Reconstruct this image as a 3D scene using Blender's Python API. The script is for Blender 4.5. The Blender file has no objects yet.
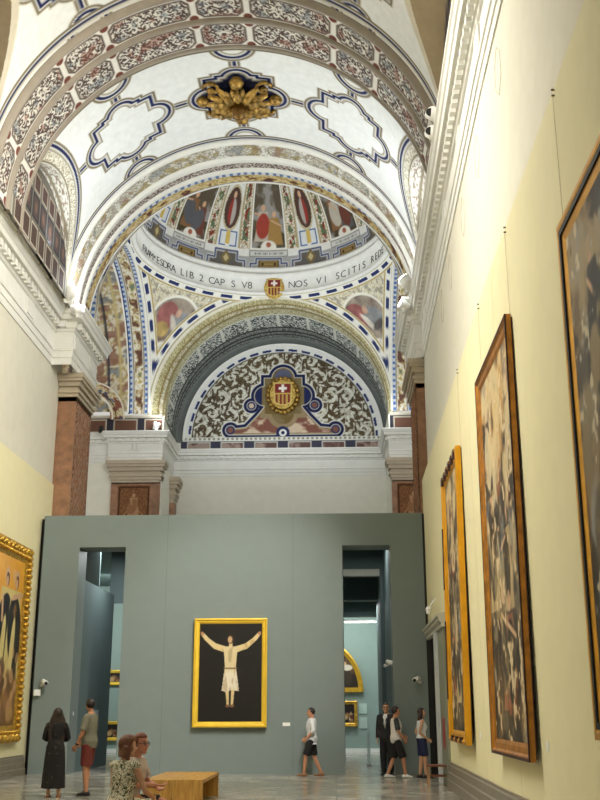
import bpy, bmesh, math, random
import numpy as np
from mathutils import Vector, Matrix
random.seed(7)
C = bpy.context.scene.collection
PI = math.pi

# ------------------------------------------------------------------ helpers
def lin(c):
    c = np.asarray(c, float) / 255.0
    return np.where(c <= .04045, c / 12.92, ((c + .055) / 1.055) ** 2.4)

def mat(name, rgb, rough=.6, metal=0., bump=0., bscale=30., var=.06, vscale=3., spec=.5, emit=0.):
    m = bpy.data.materials.new(name); m.use_nodes = True
    nt = m.node_tree; b = nt.nodes['Principled BSDF']
    l = lin(rgb)
    tc = nt.nodes.new('ShaderNodeTexCoord')
    n = nt.nodes.new('ShaderNodeTexNoise'); n.inputs['Scale'].default_value = vscale; n.inputs['Detail'].default_value = 4
    nt.links.new(tc.outputs['Object'], n.inputs['Vector'])
    r = nt.nodes.new('ShaderNodeValToRGB')
    r.color_ramp.elements[0].position = .3; r.color_ramp.elements[1].position = .7
    r.color_ramp.elements[0].color = (*np.clip(l * (1 - var), 0, 1), 1); r.color_ramp.elements[1].color = (*np.clip(l * (1 + var), 0, 1), 1)
    nt.links.new(n.outputs['Fac'], r.inputs['Fac']); nt.links.new(r.outputs['Color'], b.inputs['Base Color'])
    b.inputs['Roughness'].default_value = rough; b.inputs['Metallic'].default_value = metal
    b.inputs['Specular IOR Level'].default_value = spec
    if bump:
        n2 = nt.nodes.new('ShaderNodeTexNoise'); n2.inputs['Scale'].default_value = bscale; n2.inputs['Detail'].default_value = 3
        nt.links.new(tc.outputs['Object'], n2.inputs['Vector'])
        bp = nt.nodes.new('ShaderNodeBump'); bp.inputs['Strength'].default_value = bump; bp.inputs['Distance'].default_value = .02
        nt.links.new(n2.outputs['Fac'], bp.inputs['Height']); nt.links.new(bp.outputs['Normal'], b.inputs['Normal'])
    if emit:
        b.inputs['Emission Color'].default_value = (*l, 1); b.inputs['Emission Strength'].default_value = emit
    return m

def paint_mat(name, rough=.7, spec=.12, metal=0.):
    m = bpy.data.materials.new(name); m.use_nodes = True
    nt = m.node_tree; b = nt.nodes['Principled BSDF']
    a = nt.nodes.new('ShaderNodeAttribute'); a.attribute_name = 'Paint'
    tc = nt.nodes.new('ShaderNodeTexCoord')
    n = nt.nodes.new('ShaderNodeTexNoise'); n.inputs['Scale'].default_value = 5; n.inputs['Detail'].default_value = 5
    nt.links.new(tc.outputs['Object'], n.inputs['Vector'])
    mr = nt.nodes.new('ShaderNodeMapRange'); mr.inputs[1].default_value = .3; mr.inputs[2].default_value = .7
    mr.inputs[3].default_value = .93; mr.inputs[4].default_value = 1.03
    nt.links.new(n.outputs['Fac'], mr.inputs[0])
    mx = nt.nodes.new('ShaderNodeVectorMath'); mx.operation = 'SCALE'
    nt.links.new(a.outputs['Color'], mx.inputs[0]); nt.links.new(mr.outputs[0], mx.inputs['Scale'])
    nt.links.new(mx.outputs[0], b.inputs['Base Color'])
    b.inputs['Roughness'].default_value = rough; b.inputs['Specular IOR Level'].default_value = spec
    b.inputs['Metallic'].default_value = metal
    return m

def tag(o, label=None, cat=None, group=None, kind=None):
    if label: o['label'] = label
    if cat: o['category'] = cat
    if group: o['group'] = group
    if kind: o['kind'] = kind
    return o

def link(name, me, m=None, parent=None, smooth=False):
    o = bpy.data.objects.new(name, me); C.objects.link(o)
    if m is not None and not me.materials:
        for q in (m if isinstance(m, (list, tuple)) else [m]): me.materials.append(q)
    if parent: o.parent = parent
    if smooth: me.polygons.foreach_set('use_smooth', np.ones(len(me.polygons), bool))
    return o

def empty(name, loc=(0, 0, 0), rz=0.):
    o = bpy.data.objects.new(name, None); C.objects.link(o); o.location = loc; o.rotation_euler = (0, 0, rz)
    o.empty_display_size = .2
    return o

class MB:
    """collects shapes for ONE mesh object"""
    def __init__(s): s.v = []; s.f = []; s.mi = []
    def add(s, vs, fs, mi=0):
        n = len(s.v); s.v += [tuple(map(float, p)) for p in vs]; s.f += [[n + i for i in f] for f in fs]; s.mi += [mi] * len(fs); return s
    def box(s, x0, x1, y0, y1, z0, z1, mi=0, fn=None):
        vs = [(x, y, z) for z in (z0, z1) for y in (y0, y1) for x in (x0, x1)]
        if fn: vs = [fn(*p) for p in vs]
        return s.add(vs, [(0, 2, 3, 1), (4, 5, 7, 6), (0, 1, 5, 4), (2, 6, 7, 3), (0, 4, 6, 2), (1, 3, 7, 5)], mi)
    def tube(s, pts, r, n=8, mi=0, caps=True):
        pts = [Vector(p) for p in pts]; rs = r if isinstance(r, (list, tuple)) else [r] * len(pts)
        vs = []; up = Vector((0, 0, 1)); pa = None
        for i, p in enumerate(pts):
            t = (pts[min(i + 1, len(pts) - 1)] - pts[max(i - 1, 0)]).normalized()
            if pa is None:
                a = t.cross(up if abs(t.z) < .9 else Vector((1, 0, 0))).normalized()
            else:
                a = (pa - t * pa.dot(t)).normalized()
            pa = a; b = t.cross(a)
            for k in range(n):
                an = 2 * PI * k / n; vs.append(p + (a * math.cos(an) + b * math.sin(an)) * rs[i])
        fs = []
        for i in range(len(pts) - 1):
            for k in range(n):
                k2 = (k + 1) % n; fs.append((i * n + k, i * n + k2, (i + 1) * n + k2, (i + 1) * n + k))
        if caps: fs += [tuple(range(n))[::-1], tuple(range((len(pts) - 1) * n, len(pts) * n))]
        return s.add(vs, fs, mi)
    def lathe(s, prof, c=(0, 0, 0), n=20, axis='z', mi=0):
        vs = []
        for r, h in prof:
            for k in range(n):
                a = 2 * PI * k / n; x, y = r * math.cos(a), r * math.sin(a)
                p = {'z': (x, y, h), 'y': (x, h, y), 'x': (h, x, y)}[axis]
                vs.append((p[0] + c[0], p[1] + c[1], p[2] + c[2]))
        fs = [(i * n + k, i * n + (k + 1) % n, (i + 1) * n + (k + 1) % n, (i + 1) * n + k) for i in range(len(prof) - 1) for k in range(n)]
        fs += [tuple(range(n))[::-1], tuple(range((len(prof) - 1) * n, len(prof) * n))]
        return s.add(vs, fs, mi)
    def sweep(s, path, prof, side=1, closed=False, mi=0, fn=None):
        """moulding: profile (offset, z) swept along a plan path with mitred corners; offset goes to the left of travel * side"""
        P = [Vector((p[0], p[1])) for p in path]; n = len(P); vs = []
        for i in range(n):
            d0 = (P[i] - P[i - 1]).normalized() if i > 0 else None
            d1 = (P[i + 1] - P[i]).normalized() if i < n - 1 else None
            d0 = d0 or d1; d1 = d1 or d0
            n0 = Vector((-d0.y, d0.x)) * side; n1 = Vector((-d1.y, d1.x)) * side
            m = (n0 + n1).normalized(); m = m / max(.3, m.dot(n0))
            for (o, z) in prof:
                q = (P[i].x + m.x * o, P[i].y + m.y * o, z); vs.append(fn(*q) if fn else q)
        k = len(prof); fs = []
        for i in range(n - 1):
            for j in range(k - 1):
                fs.append((i * k + j, i * k + j + 1, (i + 1) * k + j + 1, (i + 1) * k + j))
        fs += [tuple(range(k)), tuple(range((n - 1) * k, n * k))[::-1]]
        return s.add(vs, fs, mi)
    def arc(s, xc, zc, R, th0, th1, prof, n=96, mi=0, plane='y'):
        """moulding along an arch: profile of (dr, along) points"""
        vs = []; k = len(prof)
        for i in range(n + 1):
            t = th0 + (th1 - th0) * i / n
            for dr, y in prof:
                r = R + dr
                if plane == 'y': vs.append((xc + r * math.sin(t), y, zc + r * math.cos(t)))
                else: vs.append((y, xc + r * math.sin(t), zc + r * math.cos(t)))
        fs = [(i * k + j, i * k + j + 1, (i + 1) * k + j + 1, (i + 1) * k + j) for i in range(n) for j in range(k - 1)]
        return s.add(vs, fs, mi)
    def build(s, name, m, parent=None, smooth=False):
        me = bpy.data.meshes.new(name); me.from_pydata(s.v, [], s.f)
        for q in (m if isinstance(m, (list, tuple)) else [m]): me.materials.append(q)
        if any(s.mi): me.polygons.foreach_set('material_index', s.mi)
        bm = bmesh.new(); bm.from_mesh(me); bmesh.ops.recalc_face_normals(bm, faces=bm.faces); bm.to_mesh(me); bm.free()
        return link(name, me, None, parent, smooth)

def grid_surf(name, X, Y, Z, rgb, m, parent=None, mask=None, smooth=True):
    """painted surface: one vertex per sample, colour attribute 'Paint' (sRGB 0-255 in)"""
    h, w = X.shape
    co = np.stack([X, Y, Z], -1).reshape(-1, 3).astype(np.float32)
    i = np.arange(h * w).reshape(h, w)
    q = np.stack([i[:-1, :-1], i[:-1, 1:], i[1:, 1:], i[1:, :-1]], -1).reshape(-1, 4)
    if mask is not None:
        mk = mask.reshape(-1); q = q[mk[q].all(1)]
    me = bpy.data.meshes.new(name)
    me.vertices.add(len(co)); me.vertices.foreach_set('co', co.ravel())
    me.loops.add(q.size); me.loops.foreach_set('vertex_index', q.ravel().astype(np.int32))
    me.polygons.add(len(q)); me.polygons.foreach_set('loop_start', np.arange(0, q.size, 4, dtype=np.int32))
    me.update(calc_edges=True)
    ca = me.color_attributes.new('Paint', 'FLOAT_COLOR', 'POINT')
    c = np.ones((h * w, 4), np.float32); c[:, :3] = lin(np.clip(rgb.reshape(-1, 3), 0, 255)); ca.data.foreach_set('color', c.ravel())
    return link(name, me, m, parent, smooth)

# ------------------------------------------------------------------ painter
_rt = np.random.RandomState(11).rand(64, 256, 256).astype(np.float32)
def vnoise(x, y, seed=0):
    t = _rt[seed % 64]; xi = np.floor(x).astype(int); yi = np.floor(y).astype(int); fx = x - xi; fy = y - yi
    fx = fx * fx * (3 - 2 * fx); fy = fy * fy * (3 - 2 * fy)
    a = t[xi & 255, yi & 255]; b = t[(xi + 1) & 255, yi & 255]; c = t[xi & 255, (yi + 1) & 255]; d = t[(xi + 1) & 255, (yi + 1) & 255]
    return (a * (1 - fx) + b * fx) * (1 - fy) + (c * (1 - fx) + d * fx) * fy
def fbm(x, y, seed=0, o=4):
    s = 0; a = .5
    for k in range(o): s = s + a * vnoise(x * 2 ** k + 17 * k, y * 2 ** k + 9 * k, seed + k); a *= .5
    return s / (1 - .5 ** o)
def ss(a, b, x):
    t = np.clip((x - a) / (b - a), 0, 1); return t * t * (3 - 2 * t)

class Paint:
    def __init__(s, u, v, base, aa):
        s.u, s.v, s.aa = u, v, aa; s.c = np.empty(u.shape + (3,)); s.c[:] = base
    def mix(s, a, col):
        a = np.asarray(a, float)[..., None]; s.c = s.c * (1 - a) + np.asarray(col, float) * a
    def dist(s, d, w, col):                       # line |d| < w/2
        s.mix(np.clip((w / 2 - np.abs(d)) / s.aa + .5, 0, 1), col)
    def fill(s, d, col):                          # region d < 0
        s.mix(np.clip(-d / s.aa + .5, 0, 1), col)
    def seg(s, a, b):
        a = np.array(a, float); b = np.array(b, float); ab = b - a; L = max(ab @ ab, 1e-9)
        t = np.clip(((s.u - a[0]) * ab[0] + (s.v - a[1]) * ab[1]) / L, 0, 1)
        return np.hypot(s.u - a[0] - t * ab[0], s.v - a[1] - t * ab[1])
    def poly_d(s, pts):
        d = None
        for a, b in zip(pts[:-1], pts[1:]):
            e = s.seg(a, b); d = e if d is None else np.minimum(d, e)
        return d
    def rect(s, cx, cy, hx, hy): return np.maximum(np.abs(s.u - cx) - hx, np.abs(s.v - cy) - hy)
    def ell(s, cx, cy, rx, ry, rot=0.):
        c, q = math.cos(rot), math.sin(rot); x = s.u - cx; y = s.v - cy
        a = x * c + y * q; b = -x * q + y * c
        return (np.hypot(a / rx, b / ry) - 1) * min(rx, ry)
    def poly(s, pts):
        ins = np.zeros(s.u.shape, bool); n = len(pts)
        for i in range(n):
            (x1, y1), (x2, y2) = pts[i], pts[(i + 1) % n]
            if y1 == y2: continue
            k = ((y1 > s.v) != (y2 > s.v)) & (s.u < (x2 - x1) * (s.v - y1) / (y2 - y1) + x1); ins ^= k
        d = s.poly_d(list(pts) + [pts[0]]); return np.where(ins, -d, d)
    def figure(s, cx, cy, h, robe, cloak, skin=(205, 165, 130), lean=0., seed=0):
        """a small generic robed figure in the painter's plane, h tall, feet at cy"""
        r = random.Random(seed); w = h * .17
        s.fill(s.poly([(cx - w * 1.5, cy), (cx + w * 1.5, cy), (cx + w * .9 + lean, cy + h * .8), (cx - w * .9 + lean, cy + h * .8)]), robe)
        s.fill(s.ell(cx + lean * .7 + w * r.uniform(-.5, .5), cy + h * .42, w * 1.2, h * .34, r.uniform(-.4, .4)), cloak)
        s.dist(s.seg((cx + lean - w * .6, cy + h * .72), (cx + w * r.uniform(-2.2, 2.2), cy + h * r.uniform(.45, .8))), w * .28, skin)
        s.fill(s.ell(cx + lean * 1.1, cy + h * .9, h * .07, h * .09), skin)
    def blobs(s, n, box, size, pal, seed=0, stretch=1.6, rot=None):
        r = random.Random(seed)
        for _ in range(n):
            a = r.uniform(box[0], box[1]); b = r.uniform(box[2], box[3]); q = r.uniform(*size)
            d = s.ell(a, b, q, q * r.uniform(1, stretch), r.uniform(0, PI) if rot is None else rot + r.uniform(-.3, .3))
            s.mix(np.clip(-d / max(s.aa, q * .4) + .5, 0, 1) * r.uniform(.5, .95), pal[r.randrange(len(pal))])

def scrolls(u, v, cell, seed=0, turns=7.):
    """arabesque foliage: mask 0..1"""
    wu = u + cell * .25 * (fbm(u / cell, v / cell, seed) - .5); wv = v + cell * .25 * (fbm(u / cell + 31, v / cell, seed + 3) - .5)
    a = wu / cell; b = wv / cell; row = np.floor(b); a = a + .5 * (row % 2)
    ca = np.floor(a); x = a - ca - .5; y = b - row - .5; sg = np.where((ca + row) % 2 == 0, 1., -1.)
    r = np.hypot(x, y); t = np.arctan2(y, x) * sg
    sp = np.sin(t + turns * 2 * np.sqrt(r + .01))
    leaf = np.sin(5 * t + 3 + 12 * r)
    m = (ss(.1, .4, sp) * (r < .47)) + ss(.35, .6, leaf) * ss(.3, .36, r)
    n = fbm(u / cell * 5, v / cell * 5, seed + 7, 3)
    return np.clip(m * ss(.3, .42, n) + ss(.62, .68, n) * .8, 0, 1)
# ------------------------------------------------------------------ materials
PLASTER = mat('pale_plaster', (216, 212, 196), .8, bump=.05, bscale=12, var=.03)
PANELWALL = mat('cream_wall_panel', (229, 221, 180), .75, var=.02)
STUCCO = mat('white_stucco', (232, 230, 216), .7, var=.03, bump=.05)
MOULD = mat('grey_stucco_moulding', (190, 186, 176), .65, var=.05)
WHITEMOULD = mat('white_stucco_moulding', (228, 227, 220), .65, var=.03)
GREEN = mat('grey_green_paint', (120, 131, 128), .55, var=.02, spec=.3)
TEAL = mat('teal_green_paint', (138, 157, 150), .7, var=.02)
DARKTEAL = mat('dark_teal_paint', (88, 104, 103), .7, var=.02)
BLACK = mat('black_paint', (16, 16, 15), .6)
STONE = mat('grey_brown_stone', (128, 119, 104), .35, var=.12, vscale=6)
MARBLE = mat('brown_veined_marble', (150, 110, 82), .45, var=.3, vscale=4)
CAPITAL = mat('warm_grey_stucco', (186, 172, 150), .6, var=.06)
FRESCO = paint_mat('painted_fresco')
CANVAS = paint_mat('oil_canvas', .45, .3)
GOLD = mat('gilded_wood', (214, 168, 52), .38, .55, bump=.2, bscale=25, var=.15, vscale=8)
GILT = mat('carved_gilt', (200, 158, 62), .38, .6, bump=.8, bscale=14, var=.45, vscale=12)
DARKWOOD = mat('dark_red_wood', (58, 26, 24), .5, var=.2)
WHITEPAINT = mat('white_paint', (228, 228, 222), .5)
LETTER = mat('dark_letter_paint', (52, 48, 50), .7)

def floor_material():
    m = bpy.data.materials.new('polished_marble_floor'); m.use_nodes = True; nt = m.node_tree; b = nt.nodes['Principled BSDF']
    tc = nt.nodes.new('ShaderNodeTexCoord')
    br = nt.nodes.new('ShaderNodeTexBrick'); br.offset = 0; br.inputs['Scale'].default_value = 1
    br.inputs['Brick Width'].default_value = 1.2; br.inputs['Row Height'].default_value = 1.2; br.inputs['Mortar Size'].default_value = .008
    br.inputs['Color1'].default_value = (*lin((176, 172, 160)), 1); br.inputs['Color2'].default_value = (*lin((156, 152, 142)), 1)
    br.inputs['Mortar'].default_value = (*lin((120, 117, 110)), 1)
    nt.links.new(tc.outputs['Object'], br.inputs['Vector'])
    n = nt.nodes.new('ShaderNodeTexNoise'); n.inputs['Scale'].default_value = .8; n.inputs['Detail'].default_value = 8; n.inputs['Distortion'].default_value = 2
    nt.links.new(tc.outputs['Object'], n.inputs['Vector'])
    mr = nt.nodes.new('ShaderNodeMapRange'); mr.inputs[1].default_value = .3; mr.inputs[2].default_value = .7; mr.inputs[3].default_value = .7; mr.inputs[4].default_value = 1.3
    nt.links.new(n.outputs['Fac'], mr.inputs[0])
    mx = nt.nodes.new('ShaderNodeVectorMath'); mx.operation = 'SCALE'
    nt.links.new(br.outputs['Color'], mx.inputs[0]); nt.links.new(mr.outputs[0], mx.inputs['Scale']); nt.links.new(mx.outputs[0], b.inputs['Base Color'])
    rr = nt.nodes.new('ShaderNodeMapRange'); rr.inputs[3].default_value = .1; rr.inputs[4].default_value = .26
    nt.links.new(n.outputs['Fac'], rr.inputs[0]); nt.links.new(rr.outputs[0], b.inputs['Roughness'])
    b.inputs['Specular IOR Level'].default_value = .6
    return m

# ------------------------------------------------------------------ setting: floor and nave walls
fl = MB(); fl.box(-14, 8, -8, 45, -.2, 0)
tag(fl.build('floor', floor_material()), 'polished grey marble floor of the gallery hall', 'floor', kind='structure')

def RX(x, y, z): return (x + .012 * max(0., y - 15), y, z)      # the right wall runs slightly outwards

# left wall : pale upper plaster with a cream lined panel below
w = MB(); w.box(-8.9, -8.44, -8, 30.2, 0, 15); wl = w.build('wall_left', PLASTER)
tag(wl, 'pale plaster left wall of the nave', 'wall', kind='structure')
p = MB(); p.box(-8.44, -8.39, -8, 29.9, .0, 8.13); p.build('lined_panel', PANELWALL, wl)
w = MB(); w.box(2.58, 2.9, -8, 15, 0, 15, fn=RX); w.box(2.58, 2.9, 15, 29.6, 0, 15, fn=RX); wr = w.build('wall_right', PLASTER)
tag(wr, 'pale plaster right wall of the nave', 'wall', kind='structure')
p = MB()
p.box(2.40, 2.58, -8, 15, 0, 7.95, fn=RX); p.box(2.40, 2.58, 15, 23.9, 0, 7.95, fn=RX); p.box(2.40, 2.58, 23.9, 28.4, 3.55, 7.95, fn=RX); p.box(2.40, 2.58, 28.4, 29.3, 3.55, 7.95, fn=RX)
p.build('lined_panel', PANELWALL, wr)
p = MB()
for y in (3.4, 6.4, 14.2, 17.6): p.box(2.398, 2.401, y, y + .008, .5, 7.95, fn=RX)
p.build('panel_joint', mat('joint_line', (212, 205, 168)), wr)

# baseboards
prof = [(0, 0), (.10, 0), (.10, .16), (.075, .18), (.075, .30), (.05, .32), (.05, .44), (.03, .46), (.03, .5), (0, .5)]
b = MB(); b.sweep([(-8.39, -8), (-8.39, 28.7)], prof, -1); tag(b.build('baseboard_left', STONE), 'stepped grey-brown stone baseboard along left wall', 'baseboard', kind='structure')
b = MB(); b.sweep([(2.40, -8), (2.40, 15), (2.40, 23.7)], [(o, z * 1.08) for o, z in prof], 1, fn=RX); tag(b.build('baseboard_right', STONE), 'stepped grey-brown stone baseboard along right wall', 'baseboard', kind='structure')

# entablature profile (offset, z)
def ent_prof(z0, h, out):
    q = [(0, 0), (.03, 0), (.03, .12), (.06, .13), (.06, .24), (.09, .25), (.1, .29), (.05, .31), (.05, .58), (.1, .6), (.12, .64), (.16, .65),
         (.16, .76), (.36, .78), (.38, .86), (.42, .88), (.46, .94), (.5, .96), (.5, 1.0), (0, 1.0)]
    return [(o * out / .5, z0 + z * h) for o, z in q]
def dentil_run(mb, a, b, out, z0, h, side, step=.3, fn=None):
    L = math.hypot(b[0] - a[0], b[1] - a[1]); n = max(1, int(L / step)); dx, dy = (b[0] - a[0]) / L, (b[1] - a[1]) / L
    nx, ny = -dy * side, dx * side
    for i in range(n):
        t0 = L * (i + .2) / n; t1 = L * (i + .75) / n
        vs = []
        for z in (z0 + .655 * h, z0 + .76 * h):
            for o in (.3 * out, .56 * out):
                for t in (t0, t1):
                    q = (a[0] + dx * t + nx * o, a[1] + dy * t + ny * o, z); vs.append(fn(*q) if fn else q)
        mb.add(vs, [(0, 2, 3, 1), (4, 5, 7, 6), (0, 1, 5, 4), (2, 6, 7, 3), (0, 4, 6, 2), (1, 3, 7, 5)])
# nave entablatures, breaking out over the crossing pilasters
pl = [(-8.44, -8), (-8.44, 28.9), (-7.86, 28.9), (-7.86, 32.0), (-8.6, 32.0)]
e = MB(); e.sweep(pl, ent_prof(11.6, 1.75, .45), -1); en = e.build('trim_1', WHITEMOULD)
tag(en, 'white stucco entablature along the top of left wall', 'cornice', kind='structure')
d = MB(); dentil_run(d, pl[0], pl[1], .45, 11.6, 1.75, -1); dentil_run(d, pl[1], pl[2], .45, 11.6, 1.75, -1); dentil_run(d, pl[2], pl[3], .45, 11.6, 1.75, -1); d.build('dentil_course', WHITEMOULD, en)
t = MB()
for y in np.arange(1.2, 28, 3.1): t.box(-8.44, -8.35, y, y + .55, 12.15, 12.6)
t.box(-7.86, -7.78, 29.0, 29.4, 12.15, 12.6); t.box(-7.86, -7.78, 31.0, 31.4, 12.15, 12.6)
t.build('frieze_block', WHITEMOULD, en)
pr = [(2.58, -8), (2.58, 15), (2.58, 28.6), (2.36, 28.6), (2.30, 31.6), (2.9, 31.6)]
e = MB(); e.sweep(pr, ent_prof(11.6, 1.75, .43), 1, fn=RX); en2 = e.build('trim_2', WHITEMOULD)
tag(en2, 'white stucco entablature along the top of right wall', 'cornice', kind='structure')
d = MB(); dentil_run(d, pr[0], pr[1], .43, 11.6, 1.75, 1, fn=RX); dentil_run(d, pr[1], pr[2], .43, 11.6, 1.75, 1, fn=RX); dentil_run(d, pr[3], pr[4], .43, 11.6, 1.75, 1, fn=RX); d.build('dentil_course', WHITEMOULD, en2)
t = MB()
for y in np.arange(2.2, 28, 3.1): t.box(2.50, 2.58, y, y + .5, 12.15, 12.6, fn=RX)
t.build('frieze_block', WHITEMOULD, en2)
# dado strips standing on the nave entablature
d = MB(); d.box(-8.6, -7.92, 17, 28.05, 13.3, 13.36); tag(d.build('trim_3', MOULD), 'ledge on top of left entablature below the vault', 'ledge', kind='structure')

# crossing pilasters with carved marble faces
def carved_face(name, o, du, dv, w, h, parent, seed=3, panel=True):
    """carved brown marble panel; o = lower corner, du / dv unit vectors"""
    nu, nv = max(20, int(w / .03)), max(30, int(h / .03))
    u, v = np.meshgrid(np.linspace(0, w, nu), np.linspace(0, h, nv))
    P = Paint(u, v, (134, 98, 72), .03)
    P.mix(ss(.35, .65, fbm(u * 2, v * 1.2, seed)) * .5, (158, 118, 92))
    if panel:
        P.fill(P.rect(w / 2, h / 2, w / 2 - .1, h / 2 - .1), (156, 112, 80)); P.dist(P.rect(w / 2, h / 2, w / 2 - .12, h / 2 - .12), .05, (70, 46, 34))
        P.mix(scrolls(u, v, .42, seed) * (P.rect(w / 2, h / 2, w / 2 - .2, h / 2 - .2) < 0), (84, 50, 36))
    o = np.array(o, float); du = np.array(du, float); dv = np.array(dv, float); nn = np.cross(du, dv)
    rel = .02 * scrolls(u, v, .42, seed)
    X, Y, Z = [o[i] + du[i] * u + dv[i] * v + nn[i] * rel for i in range(3)]
    return grid_surf(name, X, Y, Z, P.c, FRESCO, parent)
def capital(mb, x0, x1, y0, y1, z0, z1):
    st = [(0, .0, .16), (.05, .16, .3), (.1, .3, .42), (.03, .42, .55), (.12, .55, .72), (.2, .72, .84), (.24, .84, 1.)]
    for o, a, b in st: mb.box(x0 - o, x1 + o, y0 - o, y1 + o, z0 + a * (z1 - z0), z0 + b * (z1 - z0))
pb = MB(); pb.box(-8.6, -7.87, 29.9, 31.9, 0, 10.9); pil = pb.build('pillar_1', MARBLE)
tag(pil, 'brown marble pilaster at left behind the grey-green partition', 'pillar', kind='structure')
carved_face('carved_panel', (-7.865, 31.87, 6.8), (0, -1, 0), (0, 0, 1), 1.94, 4.1, pil)
c = MB(); capital(c, -8.44, -7.87, 29.9, 31.9, 10.75, 11.6); c.build('capital', CAPITAL, pil)
pb = MB(); pb.box(2.33, 2.9, 28.95, 31.3, 0, 10.9, fn=RX); pil = pb.build('pillar_2', MARBLE)
tag(pil, 'brown marble pilaster at right end of the partition', 'pillar', kind='structure')
carved_face('carved_panel', (2.33 + .012 * 14 - .03, 28.98, 6.8), (0.012, 1, 0), (0, 0, 1), 2.3, 4.1, pil, 5)
c = MB(); capital(c, 2.33 + .17, 2.9 + .2, 28.95, 31.3, 10.75, 11.6); c.build('capital', CAPITAL, pil)

# ------------------------------------------------------------------ nave vault
XC, ZC, RV = -2.57, 13.25, 5.35
OLIVE, BLUE, WHITE, LG = (118, 108, 88), (22, 30, 76), (232, 234, 232), (176, 170, 154)
ARCHM = mat('brown_grey_moulding', (150, 140, 126), .6, var=.08)
def cyl(u, v, R=RV): th = u / RV; return XC + R * np.sin(th), v + 0 * u, ZC + R * np.cos(th)
def quatre(P, cx, cy, k=1.):
    u = np.abs(P.u - cx); v = np.abs(P.v - cy)
    d = np.maximum(u - .95 * k, v - .92 * k)
    d = np.minimum(d, np.hypot(u - .92 * k, v) - .47 * k); d = np.minimum(d, np.hypot(u, v - .82 * k) - .46 * k)
    d = np.minimum(d, np.maximum(u - .6 * k, v - 1.02 * k))
    return d
def strap(P, d, one=False):
    P.dist(d, .34, (222, 221, 214)); P.dist(d - .125, .075, OLIVE); P.dist(d - .165, .018, (205, 200, 186))
    P.dist(d + .11, .035, LG); P.dist(d + .15, .03, OLIVE); P.dist(d, .095, BLUE)
def bay(y0, y1, aA, aB, res, cY, near=False):
    u, v = np.meshgrid(np.arange(-8.42, 8.43, res), np.arange(y0, y1 + res / 2, res)); v = np.minimum(v, y1)
    P = Paint(u, v, (230, 232, 230), res)
    # connectors
    for sx in (0, 3.45, -3.45):
        for (a, b) in ((cY - 1.3, y0), (cY + 1.3, y1)):
            e = P.seg((sx, a), (sx, b)); strap(P, e)
        for yy, s in ((y0 + .1, 1), (y1 - .1, -1)):
            dd = np.hypot(u - sx, v - yy) - .5; strap(P, dd); P.fill(dd + .16, (226, 226, 220))
    for s in (1, -1):
        strap(P, P.seg((s * 1.38, cY), (s * 2.08, cY))); strap(P, P.seg((s * 4.82, cY), (s * 5.6, cY - .1)))
    for yy in (y0 + .12, y1 - (.34 if near else .12)):
        P.dist(v - yy, .3, (222, 221, 214)); P.dist(v - yy, .085, BLUE); 
        s = 1 if yy < (y0 + y1) / 2 else -1
        P.dist(v - yy - s * .125, .08, OLIVE); P.dist(v - yy + s * .06, .04, LG)
    for sx in (3.45, -3.45):
        d = quatre(P, sx, cY); P.fill(d, (230, 232, 230)); strap(P, d)
    d = quatre(P, 0, cY, .97); P.fill(d, (40, 44, 70)); strap(P, d)
    # side lunettes : ellipse in (arc, Y)
    spring = 8.41
    mask = np.ones(u.shape, bool)
    cy, hw, hh = (24.95, 2.75, 2.5) if not near else (17.6, 3.0, 3.6)
    e = np.sqrt(((v - cy) / hw) ** 2 + (np.maximum(0, (spring - np.abs(u))) / hh) ** 2)
    L = (e - 1) * hw
    if near: P.fill(L - .2, (206, 198, 178))  # tan margin: shade of the near lunette painted in
    else:
        P.fill(L - .55, (224, 222, 208)); P.mix(((L > .08) & (L < .36)) * scrolls(u, v, .22, 4) * .7, (140, 124, 96)); strap(P, L - .55); P.dist(L - .05, .06, OLIVE)
    mask &= L > -.03
    return u, v, P, mask, (cy, hw, hh)
ceil = empty('ceiling', (XC, 25, ZC + RV)); tag(ceil, 'white barrel vault with painted arches and blue-edged strapwork', 'ceiling', kind='structure')
def up(o, par):                                   # parent while keeping world coordinates
    o.parent = par; o.matrix_parent_inverse = Matrix.Translation(par.location).inverted(); return o
u, v, P, mk, lu = bay(23.2, 28.0, 1, 1, .03, 25.6)
X, Y, Z = cyl(u, v); up(grid_surf('vault_web', X, Y, Z, P.c, FRESCO, mask=mk), ceil)
u, v, P, mk, lun = bay(14.6, 21.05, 1, 1, .04, 18.45, True)
X, Y, Z = cyl(u, v); up(grid_surf('vault_web', X, Y, Z, P.c, FRESCO, mask=mk), ceil)
u, v = np.meshgrid(np.linspace(-8.42, 8.42, 120), np.linspace(-8, 14.6, 60))
X, Y, Z = cyl(u, v); Pn = Paint(u, v, (226, 224, 216), .1); up(grid_surf('vault_web', X, Y, Z, Pn.c, FRESCO), ceil)

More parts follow.
